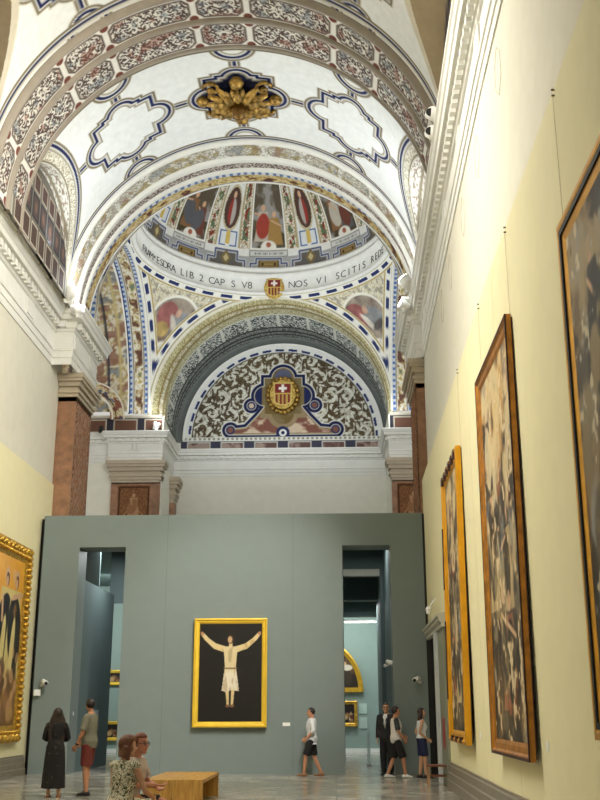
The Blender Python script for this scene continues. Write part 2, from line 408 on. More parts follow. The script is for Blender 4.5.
def lunette(par, side, cy, hw, hh, near):
    """side lunette: cross vault from the wall plane to the web, and the painted wall below it"""
    xw = XC + side * (5.22 if not near else 5.5)
    t = np.linspace(0, PI, 90)
    yy = cy + hw * np.cos(t); s = 8.41 - hh * np.sin(t)
    xe = XC + side * RV * np.sin(s / RV); ze = ZC + RV * np.cos(s / RV)
    k = np.linspace(0, 1, 24)[:, None]
    X = xw + (xe - xw) * k; Yg = np.repeat(yy[None], 24, 0); Zg = np.repeat(ze[None], 24, 0)
    uu = np.repeat((t * hw)[None], 24, 0); vv = np.abs(X - xw)
    P = Paint(uu, vv, (176, 160, 132) if near else (200, 196, 184), .05)  # near lunette tan: dimmer light of that bay put into the colour
    if not near:
        P.mix(scrolls(uu, vv, .2, 9) * .8, (112, 96, 80)); P.dist(vv - .1, .08, OLIVE)
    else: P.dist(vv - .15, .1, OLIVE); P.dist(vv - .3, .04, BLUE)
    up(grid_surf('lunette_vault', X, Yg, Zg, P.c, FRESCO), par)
    # wall panel
    u, v = np.meshgrid(np.arange(-hw, hw + .02, .03), np.arange(0, 2.9, .03))
    top = np.interp(np.clip(u, -hw, hw), (yy - cy)[::-1], (ze - ZC)[::-1])
    P = Paint(u, v, (112, 108, 100), .03); P.dist(np.abs(u) - hw + .15, .12, (176, 172, 160))
    for a in np.arange(-2.1, 2.2, .7):
        P.fill(P.rect(a, .35, .26, .3), (82, 66, 62)); P.dist(P.rect(a, .35, .26, .3), .05, (200, 190, 172))
        P.fill(P.rect(a, 1.15, .26, .33), (86, 74, 70)); P.dist(P.rect(a, 1.15, .26, .33), .06, (40, 42, 54)); P.fill(P.ell(a, 1.15, .1, .16), (120, 92, 80))
        P.fill(P.rect(a, 1.85, .24, .24), (84, 66, 62)); P.dist(P.rect(a, 1.85, .24, .24), .04, (196, 186, 168))
    up(grid_surf('lunette_wall', xw + 0 * u, cy + u, ZC + v, P.c, FRESCO, mask=v < top + .03), par)
for sd in (-1, 1):
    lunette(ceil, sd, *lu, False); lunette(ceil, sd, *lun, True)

# transverse arch with two rows of arabesque panels
BRN = (84, 70, 66)
def row(P, y0, y1, seed, per=3.72, ground=BRN, frame=(226, 224, 216), dots=True):
    u, v = P.u, P.v; c = (y0 + y1) / 2; h = (y1 - y0) / 2
    m = np.abs((u + .13 + per / 2) % per - per / 2)              # 0 at the centre of a short panel
    short = m < .68
    x = np.where(short, m, m - per / 2 ); hw = np.where(short, .60, per / 2 - .68 - .09)
    ax = np.abs(x); d = np.maximum(ax - hw, np.abs(v - c) - h + .045)
    d = np.maximum(d, (ax - hw + (np.abs(v - c) - h + .045)) * .707 + .12)
    inrow = (v > y0) & (v < y1)
    P.mix(inrow * 1., frame)
    P.mix(inrow * np.clip(-d / .03 + .5, 0, 1), ground)
    sc = scrolls(x + short * 3, v, .3, seed)
    P.mix(inrow * (d < -.05) * sc * .95, (228, 226, 216))
    n = fbm(u * 1.7, v * 1.7, seed + 20, 2)
    n = fbm(u * 3.2, v * 3.2, seed + 20, 2); P.mix(inrow * (d < -.06) * ss(.64, .72, n) * .45, (128, 74, 60)); P.mix(inrow * (d < -.06) * ss(.34, .26, n) * .45, (104, 116, 126))
    P.mix(inrow * np.clip((.02 - np.abs(d + .05)) / .02, 0, 1) * .8, (150, 140, 124))
    if dots:
        for s in (1, -1):
            e = np.hypot(m - .70, (v - c - s * (h - .05))) - .12; P.mix(inrow * np.clip(-e / .03 + .5, 0, 1), (112, 66, 56))
def arch_band(name, y0, y1, R, par, res, painter, xc=XC, zc=ZC, th=PI / 2):
    u, v = np.meshgrid(np.arange(-RV * th, RV * th + res, res), np.arange(y0, y1 + res / 2, res)); v = np.minimum(v, y1)
    P = Paint(u, v, (226, 224, 216), res); painter(P)
    t = u / RV
    return up(grid_surf(name, xc + R * np.sin(t), v, zc + R * np.cos(t), P.c, FRESCO), par)
def pA(P):
    row(P, 21.12, 21.98, 2); row(P, 22.16, 23.12, 6)
arch_band('transverse_arch', 21.05, 23.2, RV - .10, ceil, .028, pA)
m = MB(); th = 1.58
m.arc(XC, ZC, RV, -th, th, [(.0, 20.92), (-.06, 20.92), (-.1, 20.98), (-.16, 21.0), (-.16, 21.06), (-.1, 21.1)])
m.arc(XC, ZC, RV, -th, th, [(-.1, 21.97), (-.15, 21.99), (-.19, 22.03), (-.19, 22.11), (-.15, 22.15), (-.1, 22.17)])
m.arc(XC, ZC, RV, -th, th, [(-.1, 23.1), (-.16, 23.13), (-.16, 23.18), (-.1, 23.21), (-.06, 23.27), (0, 23.27)])
up(m.build('arch_moulding', ARCHM, None, True), ceil)

# crossing arch : five bands from the nave inwards
def pB(P):
    u, v = P.u, P.v
    row(P, 28.1, 28.84, 12, 2.6, (188, 182, 166), (232, 231, 224), False)
    P.mix(((v > 28.16) & (v < 28.8)) * ss(.6, .68, fbm(u * 4, v * 4, 31, 2)) * .6, (160, 138, 76)); P.mix(((v > 28.16) & (v < 28.8)) * scrolls(u, v, .26, 3) * .5, (112, 104, 92))
    P.mix((v > 28.84) * 1., (228, 228, 224))
    b = (v > 29.2) & (v < 29.54); P.mix(b * 1., (96, 74, 70)); P.mix(b * scrolls(u, v, .2, 14), (206, 200, 190))
    b = (v > 29.8) & (v < 30.0); P.mix(b * 1., (206, 212, 220)); P.mix(b * (np.sin(u * 26) > .1), (98, 124, 168))
    b = (v >= 30.0); P.mix(b * 1., (176, 150, 92)); P.mix(b * scrolls(u, v, .4, 21) * .8, (222, 208, 158))
    n = fbm(u * 3.5, v * 4, 40, 3); P.mix(b * ss(.55, .62, n) * .85, (126, 92, 58)); P.mix(b * ss(.66, .7, n), (96, 60, 48)); P.mix(b * ss(.34, .3, n) * .7, (212, 190, 160))
    P.dist(v - 30.46, .06, (88, 108, 150))
arch_band('crossing_arch', 28.0, 30.5, RV - .08, ceil, .028, pB)
m = MB()
m.arc(XC, ZC, RV, -th, th, [(0, 27.9), (-.05, 27.9), (-.13, 27.96), (-.13, 28.03), (-.08, 28.07)])
m.arc(XC, ZC, RV, -th, th, [(-.08, 28.85), (-.15, 28.9), (-.17, 28.98), (-.12, 29.06), (-.14, 29.14), (-.08, 29.2)])
m.arc(XC, ZC, RV, -th, th, [(-.08, 29.54), (-.15, 29.58), (-.16, 29.7), (-.1, 29.77), (-.08, 29.8)])
m.arc(XC, ZC, RV, -th, th, [(-.08, 30.46), (-.1, 30.48), (-.1, 30.54), (.6, 30.6)])
up(m.build('arch_moulding', WHITEMOULD, None, True), ceil)

# gilded boss in the middle of the vault
boss = empty('gilded_boss'); boss.parent = ceil; boss.matrix_parent_inverse = Matrix.Translation(ceil.location).inverted()
boss.location = (XC, 25.6, ZC + RV - .03); boss['label'] = 'carved gilded boss hanging from the vault'
r = random.Random(5); g = MB()
def leaf(mb, cx, cy, ang, L, W, rise):
    n = 7; vs = []; 
    for i in range(n):
        t = i / (n - 1); w = W * math.sin(PI * min(1, .12 + t * .86)) ; z = -.10 - rise * math.sin(PI * t) - .12 * t
        x = L * t
        for k in (-1, 0, 1):
            px = cx + x * math.cos(ang) - k * w * math.sin(ang); py = cy + x * math.sin(ang) + k * w * math.cos(ang)
            vs.append((px, py, z - (.09 if k == 0 else 0)))
    fs = [(3 * i + a, 3 * i + a + 1, 3 * i + a + 4, 3 * i + a + 3) for i in range(n - 1) for a in (0, 1)]
    top = [(x, y, z + .05) for x, y, z in vs]; m0 = len(vs)
    fs += [tuple(m0 + i for i in f[::-1]) for f in fs]
    mb.add(vs + top, fs)
for i in range(14):
    a = 2 * PI * i / 14; L = .95 if abs(math.cos(a)) > .6 else .72
    leaf(g, 0, 0, a, L, .16, .14)
for i in range(10): a = 2 * PI * (i + .5) / 10; leaf(g, .1 * math.cos(a), .1 * math.sin(a), a, .6, .13, .26)
BGILT = mat('boss_gilt', (158, 124, 58), .4, .55, bump=1., bscale=16, var=.75, vscale=7)
g.build('acanthus_leaf', BGILT, boss, True)
g = MB()
for sx in (-1, 1):
    for sy in (-1, 1):
        pts = []
        for k in range(26):
            t = k / 25; rr = .22 * (1 - t) + .03; an = t * 9
            pts.append((sx * (.72 + rr * math.cos(an)), sy * (.6 + rr * math.sin(an)), -.1 - .12 * t))
        g.tube(pts, .055, 7)
    g.lathe([(.02, -.3), (.14, -.26), (.2, -.16), (.16, -.05), (.05, 0)], (sx * 1.05, 0, 0), 14)
for sy in (-1, 1): g.lathe([(.02, -.34), (.16, -.28), (.22, -.16), (.16, -.05), (.05, 0)], (0, sy * .9, 0), 14)
g.build('scroll', BGILT, boss, True)
g = MB(); g.lathe([(.02, -.78), (.12, -.74), (.2, -.6), (.2, -.42), (.13, -.3), (.22, -.22), (.26, -.12), (.1, 0)], n=18)
g.build('pendant', mat('bronze_gilt', (120, 88, 40), .4, .6, bump=.5), boss, True)

# ------------------------------------------------------------------ crossing : pendentives, ring, dome
DX, DY, ZS, HX, HY = -2.6, 36.0, 13.7, 5.1, 5.05
RS = math.hypot(HX, HY); RR = 4.98; ZR = ZS + math.sqrt(RS * RS - RR * RR)
dome = empty('dome_ceiling', (DX, DY, ZR)); tag(dome, 'painted dome on four pendentives behind the crossing arch', 'dome', kind='structure')
def pendentive(q):
    a0 = q * PI / 2; na, nr = 190, 150
    A, K = np.meshgrid(np.linspace(a0, a0 + PI / 2, na), np.linspace(0, 1, nr))
    sx, cy = np.sin(A), np.cos(A)
    d = np.minimum(HX / np.maximum(np.abs(sx), 1e-6), HY / np.maximum(np.abs(cy), 1e-6)); d = np.maximum(d, RR)
    r = d + (RR - d) * K
    X = DX + r * sx; Y = DY + r * cy; Z = ZS + np.sqrt(np.maximum(RS * RS - r * r, 0))
    ex = HX - np.abs(X - DX); ey = HY - np.abs(Y - DY); e = np.minimum(ex, ey)
    tu = (A - a0 - PI / 4) * r; tv = Z
    P = Paint(tu, tv, (224, 219, 200), .035)
    P.mix(scrolls(tu, tv, .2, 25 + q) * .65, (172, 156, 112)); P.mix(ss(.58, .64, fbm(tu * 8, tv * 8, 33)) * .6, (128, 126, 118))
    sh_ = {3: .28, 0: -.28}.get(q, 0.)
    f = P.ell(sh_, 17.4, 1.1, .95)
    f = np.maximum(f, -(P.ell(sh_, 16.1, .7, .6)))
    P.fill(f - .1, (232, 228, 214)); P.fill(f, (150, 138, 124))
    r_ = random.Random(q)
    P.mix((f < 0) * ss(.4, .6, fbm(tu * 1.6, tv * 1.6, 50 + q)), (112, 92, 84))
    sub = Paint(tu, tv, (0, 0, 0), .04); sub.c = P.c.copy()
    sub.u = sub.u - sh_; sub.fill(sub.ell(-.4, 17.65, .5, .5, .3), (150, 96, 92)); sub.fill(sub.ell(.4, 17.45, .5, .42, -.5), (136, 138, 138)); sub.fill(sub.ell(-.45, 17.1, .34, .3), (176, 150, 96)); sub.fill(sub.ell(.1, 17.82, .13, .16), (196, 160, 136)); sub.fill(sub.ell(.05, 17.35, .12, .45, .6), (206, 198, 184)); sub.fill(sub.ell(.5, 17.15, .34, .16, .4), (96, 92, 88)); sub.c = sub.c * (.8 + .4 * fbm(tu * 4, tv * 4, 61)[..., None]); sub.u = sub.u + sh_
    P.c = np.where((f < 0)[..., None], sub.c, P.c)
    t = P.ell(sh_ - .05, 16.35, .36, .32); P.fill(t, (230, 226, 210)); P.mix((t < -.04) * (np.sin(tv * 60) > .2) * .5, (140, 136, 128))
    # borders : blue dashes along arches and ring
    def border(x, along):
        P.mix((x < .34) * 1., (228, 226, 216)); P.mix(((x > .1) & (x < .22)) * (np.sin(along * 7.5) > -.35), (44, 54, 98))
        P.dist(x - .3, .05, (172, 150, 88)); P.dist(x - .02, .05, (170, 160, 130))
    border(e / np.maximum(.2, np.sqrt(np.clip(1 - ((Z - ZS) / RS) ** 2 * .0, .1, 1))), np.where(ex < ey, np.arctan2(Z - ZS, np.abs(Y - DY)), np.arctan2(Z - ZS, np.abs(X - DX))) * 5)
    border((ZR - Z) * 1.2, A * 5)
    return up(grid_surf('pendentive', X, Y, Z, P.c, FRESCO), dome)
for q in range(4): pendentive(q)
# moulded ring with the inscription
def ring_sweep(mb, prof, n=160):
    k = len(prof); vs = []
    for i in range(n):
        a = 2 * PI * i / n
        for r_, z in prof: vs.append((DX + r_ * math.sin(a), DY + r_ * math.cos(a), z))
    fs = [(i * k + j, i * k + j + 1, ((i + 1) % n) * k + j + 1, ((i + 1) % n) * k + j) for i in range(n) for j in range(k - 1)]
    return mb.add(vs, fs)
rg = MB()
ring_sweep(rg, [(RR + .1, ZR - .02), (RR - .1, ZR - .02), (RR - .14, ZR + .06), (RR - .06, ZR + .1), (RR - .04, ZR + .14), (RR - .04, ZR + .66), (RR - .1, ZR + .69), (RR - .16, ZR + .77), (RR - .2, ZR + .84), (RR - .2, ZR + .92), (RR - .1, ZR + .95), (RR - .1, ZR + 1.04), (RR - .18, ZR + 1.08), (RR - .18, ZR + 1.2), (RR - .02, ZR + 1.22)])
ring = up(rg.build('inscription_ring', mat('white_ring_stucco', (226, 225, 218), .6), None, True), dome)
ring.location = ring.location
def letters(txt, a0, a1, par):
    pts = []; fcs = []; n = len(txt)
    for i, ch in enumerate(txt):
        if ch == ' ': continue
        a = math.radians(a0 + (a1 - a0) * (i + .5) / n)
        if ch == '.':
            vs = [Vector((x, y, 0)) for x, y in ((-.05, .15), (.05, .15), (.05, .25), (-.05, .25))]; fs = [(0, 1, 2, 3)]
        else:
            cu = bpy.data.curves.new('glyph', 'FONT'); cu.body = ch; cu.size = .45; cu.align_x = 'CENTER'; cu.extrude = .006; cu.offset = -.006
            to = bpy.data.objects.new('glyph', cu); C.objects.link(to)
            me = bpy.data.meshes.new_from_object(to.evaluated_get(bpy.context.evaluated_depsgraph_get()))
            vs = [v.co.copy() for v in me.vertices]; fs = [tuple(f.vertices) for f in me.polygons]
            bpy.data.objects.remove(to); bpy.data.curves.remove(cu); bpy.data.meshes.remove(me)
        rr = RR - .055; b = len(pts)
        for v_ in vs:
            aa = a + v_.x * 1.0 / rr
            pts.append((DX + (rr - v_.z) * math.sin(aa), DY + (rr - v_.z) * math.cos(aa), ZR + .24 + v_.y))
        fcs += [tuple(b + k for k in f) for f in fs]
    me = bpy.data.meshes.new('lettering'); me.from_pydata(pts, [], fcs); return link('lettering', me, LETTER, None)
for tx, a, b in (('FRAM.ESDRA LIB 2 CAP S V8', -80, -9), ('NOS VI SCITIS REDE', 9, 74)):
    up(letters(tx, a, b, ring), dome)
# dome shell
az, el = np.meshgrid(np.radians(np.linspace(-180, 180, 900)), np.radians(np.linspace(0, 86, 230)))
ad, ed = np.degrees(az), np.degrees(el)
P = Paint(ad, ed, (226, 224, 214), .45)
a = (ad + 1 + 22.5) % 45 - 22.5; aa = np.abs(a); k45 = np.floor((ad + 1 + 22.5) / 45)
ov = 22.5 - aa
Q = Paint(a, ed, (226, 224, 214), .45)
# big scenes
sc = aa < 9.2
n = fbm(a * .12 + k45 * 7, ed * .12, 3)
Q.mix(((aa < 9.2) & (ed > 18)) * 1., (150, 146, 140)); Q.mix(((aa < 9.2) & (ed > 18)) * ss(.42, .6, n), (92, 82, 66)); Q.mix(((aa < 9.2) & (ed > 18) & (ed < 27)) * ss(.3, .6, fbm(a * .2 + k45 * 3, ed * .3, 8)), (74, 66, 46))
T = Paint(a, ed, (0, 0, 0), .5); T.c = Q.c.copy()
for k in range(-4, 5):
    m = (k45 == k); s = Paint(a, ed, (0, 0, 0), .5); s.c = T.c
    rr_ = random.Random(k * 3 + 50); pal = [(140, 66, 54), (186, 178, 162), (160, 126, 74), (92, 92, 96), (110, 66, 54), (164, 110, 76)]
    s.figure(-3 + rr_.uniform(-1, 1), 21, 19, (186, 176, 160) if k == 0 else (130, 96, 66), pal[rr_.randrange(6)] if k else (156, 66, 54), seed=k + 9); s.figure(3.6, 19.5, 17, pal[rr_.randrange(6)], pal[rr_.randrange(6)], seed=k + 33)
    T.c = np.where(m[..., None], s.c, T.c)
Q.c = np.where(((aa < 9.2) & (ed > 18))[..., None], T.c, Q.c)
b_ = Q.ell(0, 18.5, 4.2, 3.2); Q.fill(np.maximum(b_, 17 - ed), (226, 222, 210)); Q.fill(Q.ell(0, 19.6, 1.3, 1.3), (160, 92, 70))
Q.dist(aa - 9.5, .8, (232, 231, 224)); Q.dist(aa - 10.2, .35, (150, 128, 70)); Q.dist(aa - 15.6, .35, (150, 128, 70))
st = (aa > 10.5) & (aa < 15.3) & (ed > 15)
Q.mix(st * scrolls(a, ed, 2.2, 5) * .8, (150, 120, 66)); Q.mix(st * (np.abs(aa - 12.9) < 1.4) * ss(.5, .6, fbm(a * .5, ed * .45 + k45 * 5, 13)), (124, 58, 46)); Q.mix(st * (np.abs(aa - 12.9) < 1.6) * ss(.42, .36, fbm(a * .5, ed * .4, 17)), (96, 112, 82))
op = (ov < 6.3) & (ed > 16); Q.mix(op * 1., (224, 224, 218))
dd = np.hypot(ov / 5.3, (ed - 37) / 11.5) - 1
Q.mix(np.clip(-dd * 8 + .5, 0, 1), (84, 62, 54)); Q.mix((np.abs(dd + .02) < .06) * 1., (196, 184, 150))
Q.mix(np.clip(-(np.hypot((ov) / 2.6, (ed - 35) / 7.5) - 1) * 6, 0, 1), np.where((k45 % 2 == 0)[..., None], (176, 166, 158), (150, 62, 54))); Q.mix(np.clip(-(np.hypot(ov / 1.2, (ed - 43.5) / 2) - 1) * 6, 0, 1), (206, 166, 136))
Q.mix((ov < 5) & (ed > 17.5) & (ed < 25.5) & (ov > 2.2 - .3 * np.abs(ed - 21.5)), (92, 118, 160)); Q.mix((ov < 4.2) & (ed > 18.3) & (ed < 24.7) & (ov > 1.0), (218, 220, 220)); Q.mix((ov < 1.2) & (ed > 18.5) & (ed < 25), (206, 178, 96))
Q.dist(ov - 6.3, .5, (150, 134, 92))
# tablets and stepped base
Q.mix((ed < 17.2) * 1., (222, 221, 214)); Q.mix((ed < 13.4) * 1., (158, 158, 156))
tb = (aa < 10) & (ed > 13.6) & (ed < 16.4); Q.mix(tb * 1., (204, 204, 198)); Q.dist(Q.rect(0, 15, 10, 1.5), .5, (130, 128, 120)); Q.mix(tb * (np.abs(ed - 15) < .55) * (np.sin(a * 6) > 0) * (aa < 8), (120, 116, 110))
step = np.where(aa < 6.5, 12.4, np.where(aa < 9.5, 9.6, np.where(aa < 12.5, 7.9, np.where(aa < 16.5, 11.2, 15.4))))
stp = [(0, 12.4), (6.5, 12.4), (6.5, 9.8), (9.5, 9.8), (9.5, 7.6), (12.5, 7.6), (12.5, 11), (16.5, 11), (16.5, 15.4), (22.5, 15.4)]
S = Paint(aa, ed, (0, 0, 0), .45); d = S.poly_d(stp)
Q.mix((ed < step) & (ed > 6.6), (150, 148, 146)); Q.mix((ed < step - 1.2) & (ed > 7.5) & (aa > 14), (96, 92, 88)); Q.dist(d, 1.5, (226, 225, 220)); Q.dist(d, .8, (52, 62, 98))
Q.fill(Q.rect(0, 9.6, 5.2, 1.9), (74, 58, 40)); Q.dist(Q.rect(0, 9.6, 4.2, 1.2), .45, (190, 158, 84)); Q.fill(Q.rect(0, 9.6, 2.6, .6), (150, 128, 84))
lz = np.maximum(ov / 3 + np.abs(ed - 11.5) / 4.4 - 1, 0 * ov - 1); Q.mix((lz < 0) * 1., (120, 104, 70)); Q.mix((lz < -.5) * 1., (190, 176, 130))
Q.mix((ed < 6.6) * 1., (228, 228, 222)); Q.dist(ed - 5.2, .4, (150, 146, 134)); Q.dist(ed - 6.5, .4, (120, 118, 112))
RD, ZD = RR - .08, ZR + .55
X = DX + RD * np.cos(el) * np.sin(az); Y = DY + RD * np.cos(el) * np.cos(az); Z = ZD + RD * np.sin(el)
up(grid_surf('dome_shell', X, Y, Z, Q.c, FRESCO, mask=Z > ZR + 1.0), dome)
# shield of the order hanging at the crown of the sanctuary arch
def shield(name, c, s, par, m=FRESCO):
    nu = 60; u, v = np.meshgrid(np.linspace(-1, 1, nu), np.linspace(-1.15, 1.2, nu + 10))
    P = Paint(u, v, (206, 176, 92), .05)
    body = np.maximum(np.abs(u) - .62, np.where(v > 0, v - .85, np.hypot(u * .95, v) - .8))
    P.mix(scrolls(u, v, .5, 3) * .8, (150, 112, 48)); P.fill(body, (128, 52, 46))
    P.mix((body < 0) & (v < .05) & (np.sin(u * 22 + 1.57) > 0), (182, 148, 82))
    P.fill(np.maximum(body, np.abs(v - .05) - .05), (206, 176, 92))
    cr = np.minimum(P.rect(0, .45, .1, .3), P.rect(0, .45, .3, .1)); P.fill(np.maximum(cr, body), (236, 232, 222)); P.dist(body, .1, (206, 182, 110))
    mask = (np.hypot(u / .95, v / 1.12) < 1) | (body < .12)
    y = c[1] - .22 * s * np.sqrt(np.maximum(0, 1 - (u ** 2 + v ** 2) / 2.4)) 
    o = grid_surf(name, c[0] + u * s, y, c[2] + v * s, P.c, m, None, mask)
    return up(o, par)
shield('heraldic_shield', (DX + .16, DY + HY - .12, ZS + 5.42), .47, dome)

# lateral arches of the crossing and transept vaults
def pT(P):
    u, v = P.u, P.v                                     # v = distance from the crossing
    P.mix(scrolls(u, v, .36, 18) * .5, (196, 176, 120))
    for c_ in (.1, .74): P.dist(v - c_, .1, (196, 206, 222)); P.mix((np.abs(v - c_) < .05) * (np.sin(u * 26) > 0), (84, 116, 176))
    P.dist(v - .2, .03, (70, 70, 80)); P.dist(v - .64, .03, (70, 70, 80)); P.mix((v > .79) * 1., (44, 48, 84))
    n = fbm(u * 4, v * 5, 60, 3); b = np.abs(v - .42) < .18
    P.mix(b * ss(.48, .56, n) * .85, (158, 130, 84)); P.mix(b * ss(.6, .66, n), (104, 74, 62)); P.mix(b * ss(.36, .32, n), (200, 178, 112)); P.mix(b * ss(.28, .22, n), (120, 132, 110))
for sd in (-1, 1):
    R = 5.0; u, v = np.meshgrid(np.arange(-R * 1.58, R * 1.58, .035), np.arange(0, .88, .03)); P = Paint(u, v, (228, 225, 214), .03); pT(P)
    t = u / R; up(grid_surf('lateral_arch', DX + sd * (HX + v), DY + R * np.sin(t), ZS - .1 + R * np.cos(t), P.c, FRESCO), dome)
    R = 4.8; u, v = np.meshgrid(np.arange(-R * 1.58, R * 1.58, .06), np.arange(0, 5, .06)); P = Paint(u, v, (214, 206, 184), .06)
    P.mix(scrolls(u, v, .7, 19) * .8, (170, 146, 92)); n = fbm(u * 2.6, v * 2.6, 70, 3); P.mix(ss(.58, .64, n) * .7, (126, 84, 70)); P.mix(ss(.36, .3, n) * .6, (96, 104, 120)); P.dist((v % 1.6) - .8, .1, (60, 58, 66)); P.dist((v % 1.6) - .3, .12, (196, 178, 126))
    t = u / R; up(grid_surf('transept_vault', DX + sd * (HX + .86 + v), DY + R * np.sin(t), ZS - .1 + R * np.cos(t), P.c, FRESCO), dome)
t, q = np.meshgrid(np.linspace(-1.62, 1.62, 110), np.linspace(.95, 1.6, 26)); P = Paint(t * 1.3, q, (216, 206, 176), .03)
P.mix(scrolls(t * 1.3, q, .3, 41) * .7, (176, 142, 70)); P.mix(ss(.56, .62, fbm(t * 5, q * 5, 52, 3)) * .8, (120, 62, 52)); P.mix(ss(.36, .3, fbm(t * 5, q * 5, 53, 3)) * .8, (74, 84, 116)); P.dist(q - 1.05, .1, (236, 230, 214)); P.dist(q - 1.2, .04, (60, 52, 48)); P.dist(q - 1.56, .07, (232, 226, 208))
up(grid_surf('transept_arch', -10.2 + q * np.sin(t), 40.55 + .3 * (1.6 - q), 13.3 + q * np.cos(t), P.c, FRESCO), dome)
m = MB()
for sd in (-1, 1):
    m.arc(DY, ZS - .1, 5.0, -1.57, 1.57, [(.12, DX + sd * (HX - .04)), (-.04, DX + sd * (HX - .04)), (-.04, DX + sd * (HX + .05)), (0, DX + sd * (HX + .06))], plane='x')
    m.arc(DY, ZS - .1, 5.0, -1.57, 1.57, [(0, DX + sd * (HX + .84)), (-.06, DX + sd * (HX + .84)), (-.06, DX + sd * (HX + .9)), (-.2, DX + sd * (HX + .9))], plane='x')
up(m.build('arch_moulding', WHITEMOULD, None, True), dome)

# ------------------------------------------------------------------ sanctuary : arch, coffered barrel, lunette wall
SX, SZ = -2.35, 13.55
sanc = empty('sanctuary_ceiling', (SX, 42.5, SZ + 4.9)); tag(sanc, 'stuccoed barrel vault and painted lunette of the sanctuary', 'ceiling', kind='structure')
R0 = 5.13
u, r_ = np.meshgrid(np.arange(-R0 * 1.6, R0 * 1.6, .04), np.arange(4.68, R0 + .03, .03)); P = Paint(u, r_, (150, 142, 100), .03)
P.mix(scrolls(u, r_, .2, 22) * .75, (216, 208, 170)); P.mix((r_ < 4.84) * 1., (196, 192, 172)); P.mix((r_ < 4.84) * scrolls(u, r_, .16, 24) * .8, (132, 120, 78)); P.dist(r_ - 5.08, .1, (226, 222, 204)); P.dist(r_ - 4.86, .04, (120, 100, 54)); P.dist(r_ - 4.72, .06, (120, 108, 70))
t = u / R0; up(grid_surf('sanctuary_arch', DX + (SX - DX) * (R0 - r_) / .45 + r_ * np.sin(t), 41.06 + .1 * (R0 - r_), ZS + (SZ - ZS) * (R0 - r_) / .45 + r_ * np.cos(t), P.c, FRESCO), sanc)
R1 = 4.68
u, v = np.meshgrid(np.arange(-R1 * 1.6, R1 * 1.6, .035), np.arange(41.08, 44.06, .035)); P = Paint(u, v, (122, 126, 118), .035)
w1 = (v < 41.5); P.mix(w1 * 1., (196, 192, 160)); P.mix(w1 * scrolls(u, v, .3, 23), (150, 140, 100))
w2 = (v > 41.62) & (v < 42.7); P.mix(w2 * 1., (58, 64, 62)); P.mix(w2 * scrolls(u, v, .34, 27), (214, 216, 208)); P.dist(v - 41.56, .1, (210, 210, 196))
P.mix(w2 * (np.abs((u % 1.3) - .65) > .58), (206, 206, 196))
w3 = (v > 42.75); P.mix(w3 * 1., (84, 88, 84)); P.mix(w3 * scrolls(u, v, .22, 29) * .8, (176, 180, 172)); P.dist(v - 42.8, .1, (44, 48, 50)); P.dist(v - 43.2, .14, (58, 62, 62)); P.dist(v - 43.5, .1, (60, 64, 64))
t = u / R1; up(grid_surf('coffered_barrel', SX + .1 * (v - 41) / 3 + R1 * np.sin(t), v, SZ - .3 * (v - 41) / 3 + R1 * np.cos(t), P.c, FRESCO), sanc)
LX, LZ, RL = -2.2, 13.2, 4.36
m = MB()
m.arc(LX, LZ, RL, -1.6, 1.6, [(.4, 43.78), (.26, 43.8), (.26, 43.86), (.19, 43.88), (.19, 43.92), (.12, 43.93), (.12, 43.97)])
up(m.build('grey_moulding', mat('grey_green_stucco', (92, 97, 93), .6, var=.1), None, True), sanc)
m = MB(); m.arc(LX, LZ, RL, -1.58, 1.58, [(.12, 43.9), (.05, 43.9), (.02, 43.97)]); up(m.build('white_moulding', WHITEMOULD, None, True), sanc)
u, v = np.meshgrid(np.arange(-4.55, 4.56, .026), np.arange(-.75, 4.5, .026)); rr = np.hypot(u, v)
P = Paint(u, v, (74, 63, 48), .03)
P.mix(ss(.4, .6, fbm(u * .6, v * .6, 5)) * .5, (92, 76, 54))
P.mix(scrolls(u, v, .8, 30, 7) * .95, (226, 226, 214)); P.mix(scrolls(u + .3, v + .2, .4, 36) * .3, (150, 136, 104))
P.mix((rr > 4.06) * 1., (226, 226, 220)); P.mix(((rr > 4.13) & (rr < 4.24)) * (np.sin(np.arctan2(v, u) * 44) > -.5), (44, 56, 104)); P.dist(rr - 4.06, .05, (90, 84, 72))
# cartouche
def quat(u, v, k=1.): 
    a, b = np.abs(u), np.abs(v); d = np.maximum(a - .95 * k, b - .95 * k); d = np.minimum(d, np.hypot(a - .85 * k, b) - .55 * k); return np.minimum(d, np.hypot(a, b - .85 * k) - .6 * k)
base = P.poly([(-2.5, .12), (2.5, .12), (2.35, .55), (1.7, .62), (1.25, 1.1), (.85, 1.6), (-.85, 1.6), (-1.25, 1.1), (-1.7, .62), (-2.35, .55)])
for s in (-1, 1):
    base = np.minimum(base, np.hypot(u - s * 2.35, v - .42) - .3); base = np.minimum(base, np.hypot(u - s * 1.42, v - 1.55) - .28)
q = quat(u, v - 2.0, .98); q = np.minimum(q, np.hypot(u * .9, v - 3.0) - .42)
dd = np.minimum(base, q)
P.fill(dd - .13, (222, 220, 208)); P.fill(dd - .07, (30, 36, 74)); P.fill(dd + .06, (214, 208, 190)); P.fill(dd + .1, (150, 132, 100))
P.fill(np.maximum(base + .16, q * -1 + .1), (128, 84, 72)); P.mix((np.maximum(base + .16, -q + .1) < 0) * ss(.45, .6, fbm(u * 1.5, v * 2, 44)), (206, 186, 160))
P.fill(q + .1, (128, 112, 78)); P.fill(np.maximum(q + .1, -(np.abs(u) - .95)), (36, 44, 84)); P.mix((q < -.1) * (np.abs(u) < .8) * ss(.4, .6, fbm(u * 3, v * 3, 9)), (116, 96, 56)); P.fill(np.hypot(u * .8, v - 2.95) - .3, (96, 98, 120))
for s in (-1, 1):
    for cx, cy, ra in ((s * 2.35, .42, .3), (s * 1.42, 1.55, .28)): P.dist(np.hypot(u - cx, v - cy) - ra * .55, .07, (46, 54, 96)); 
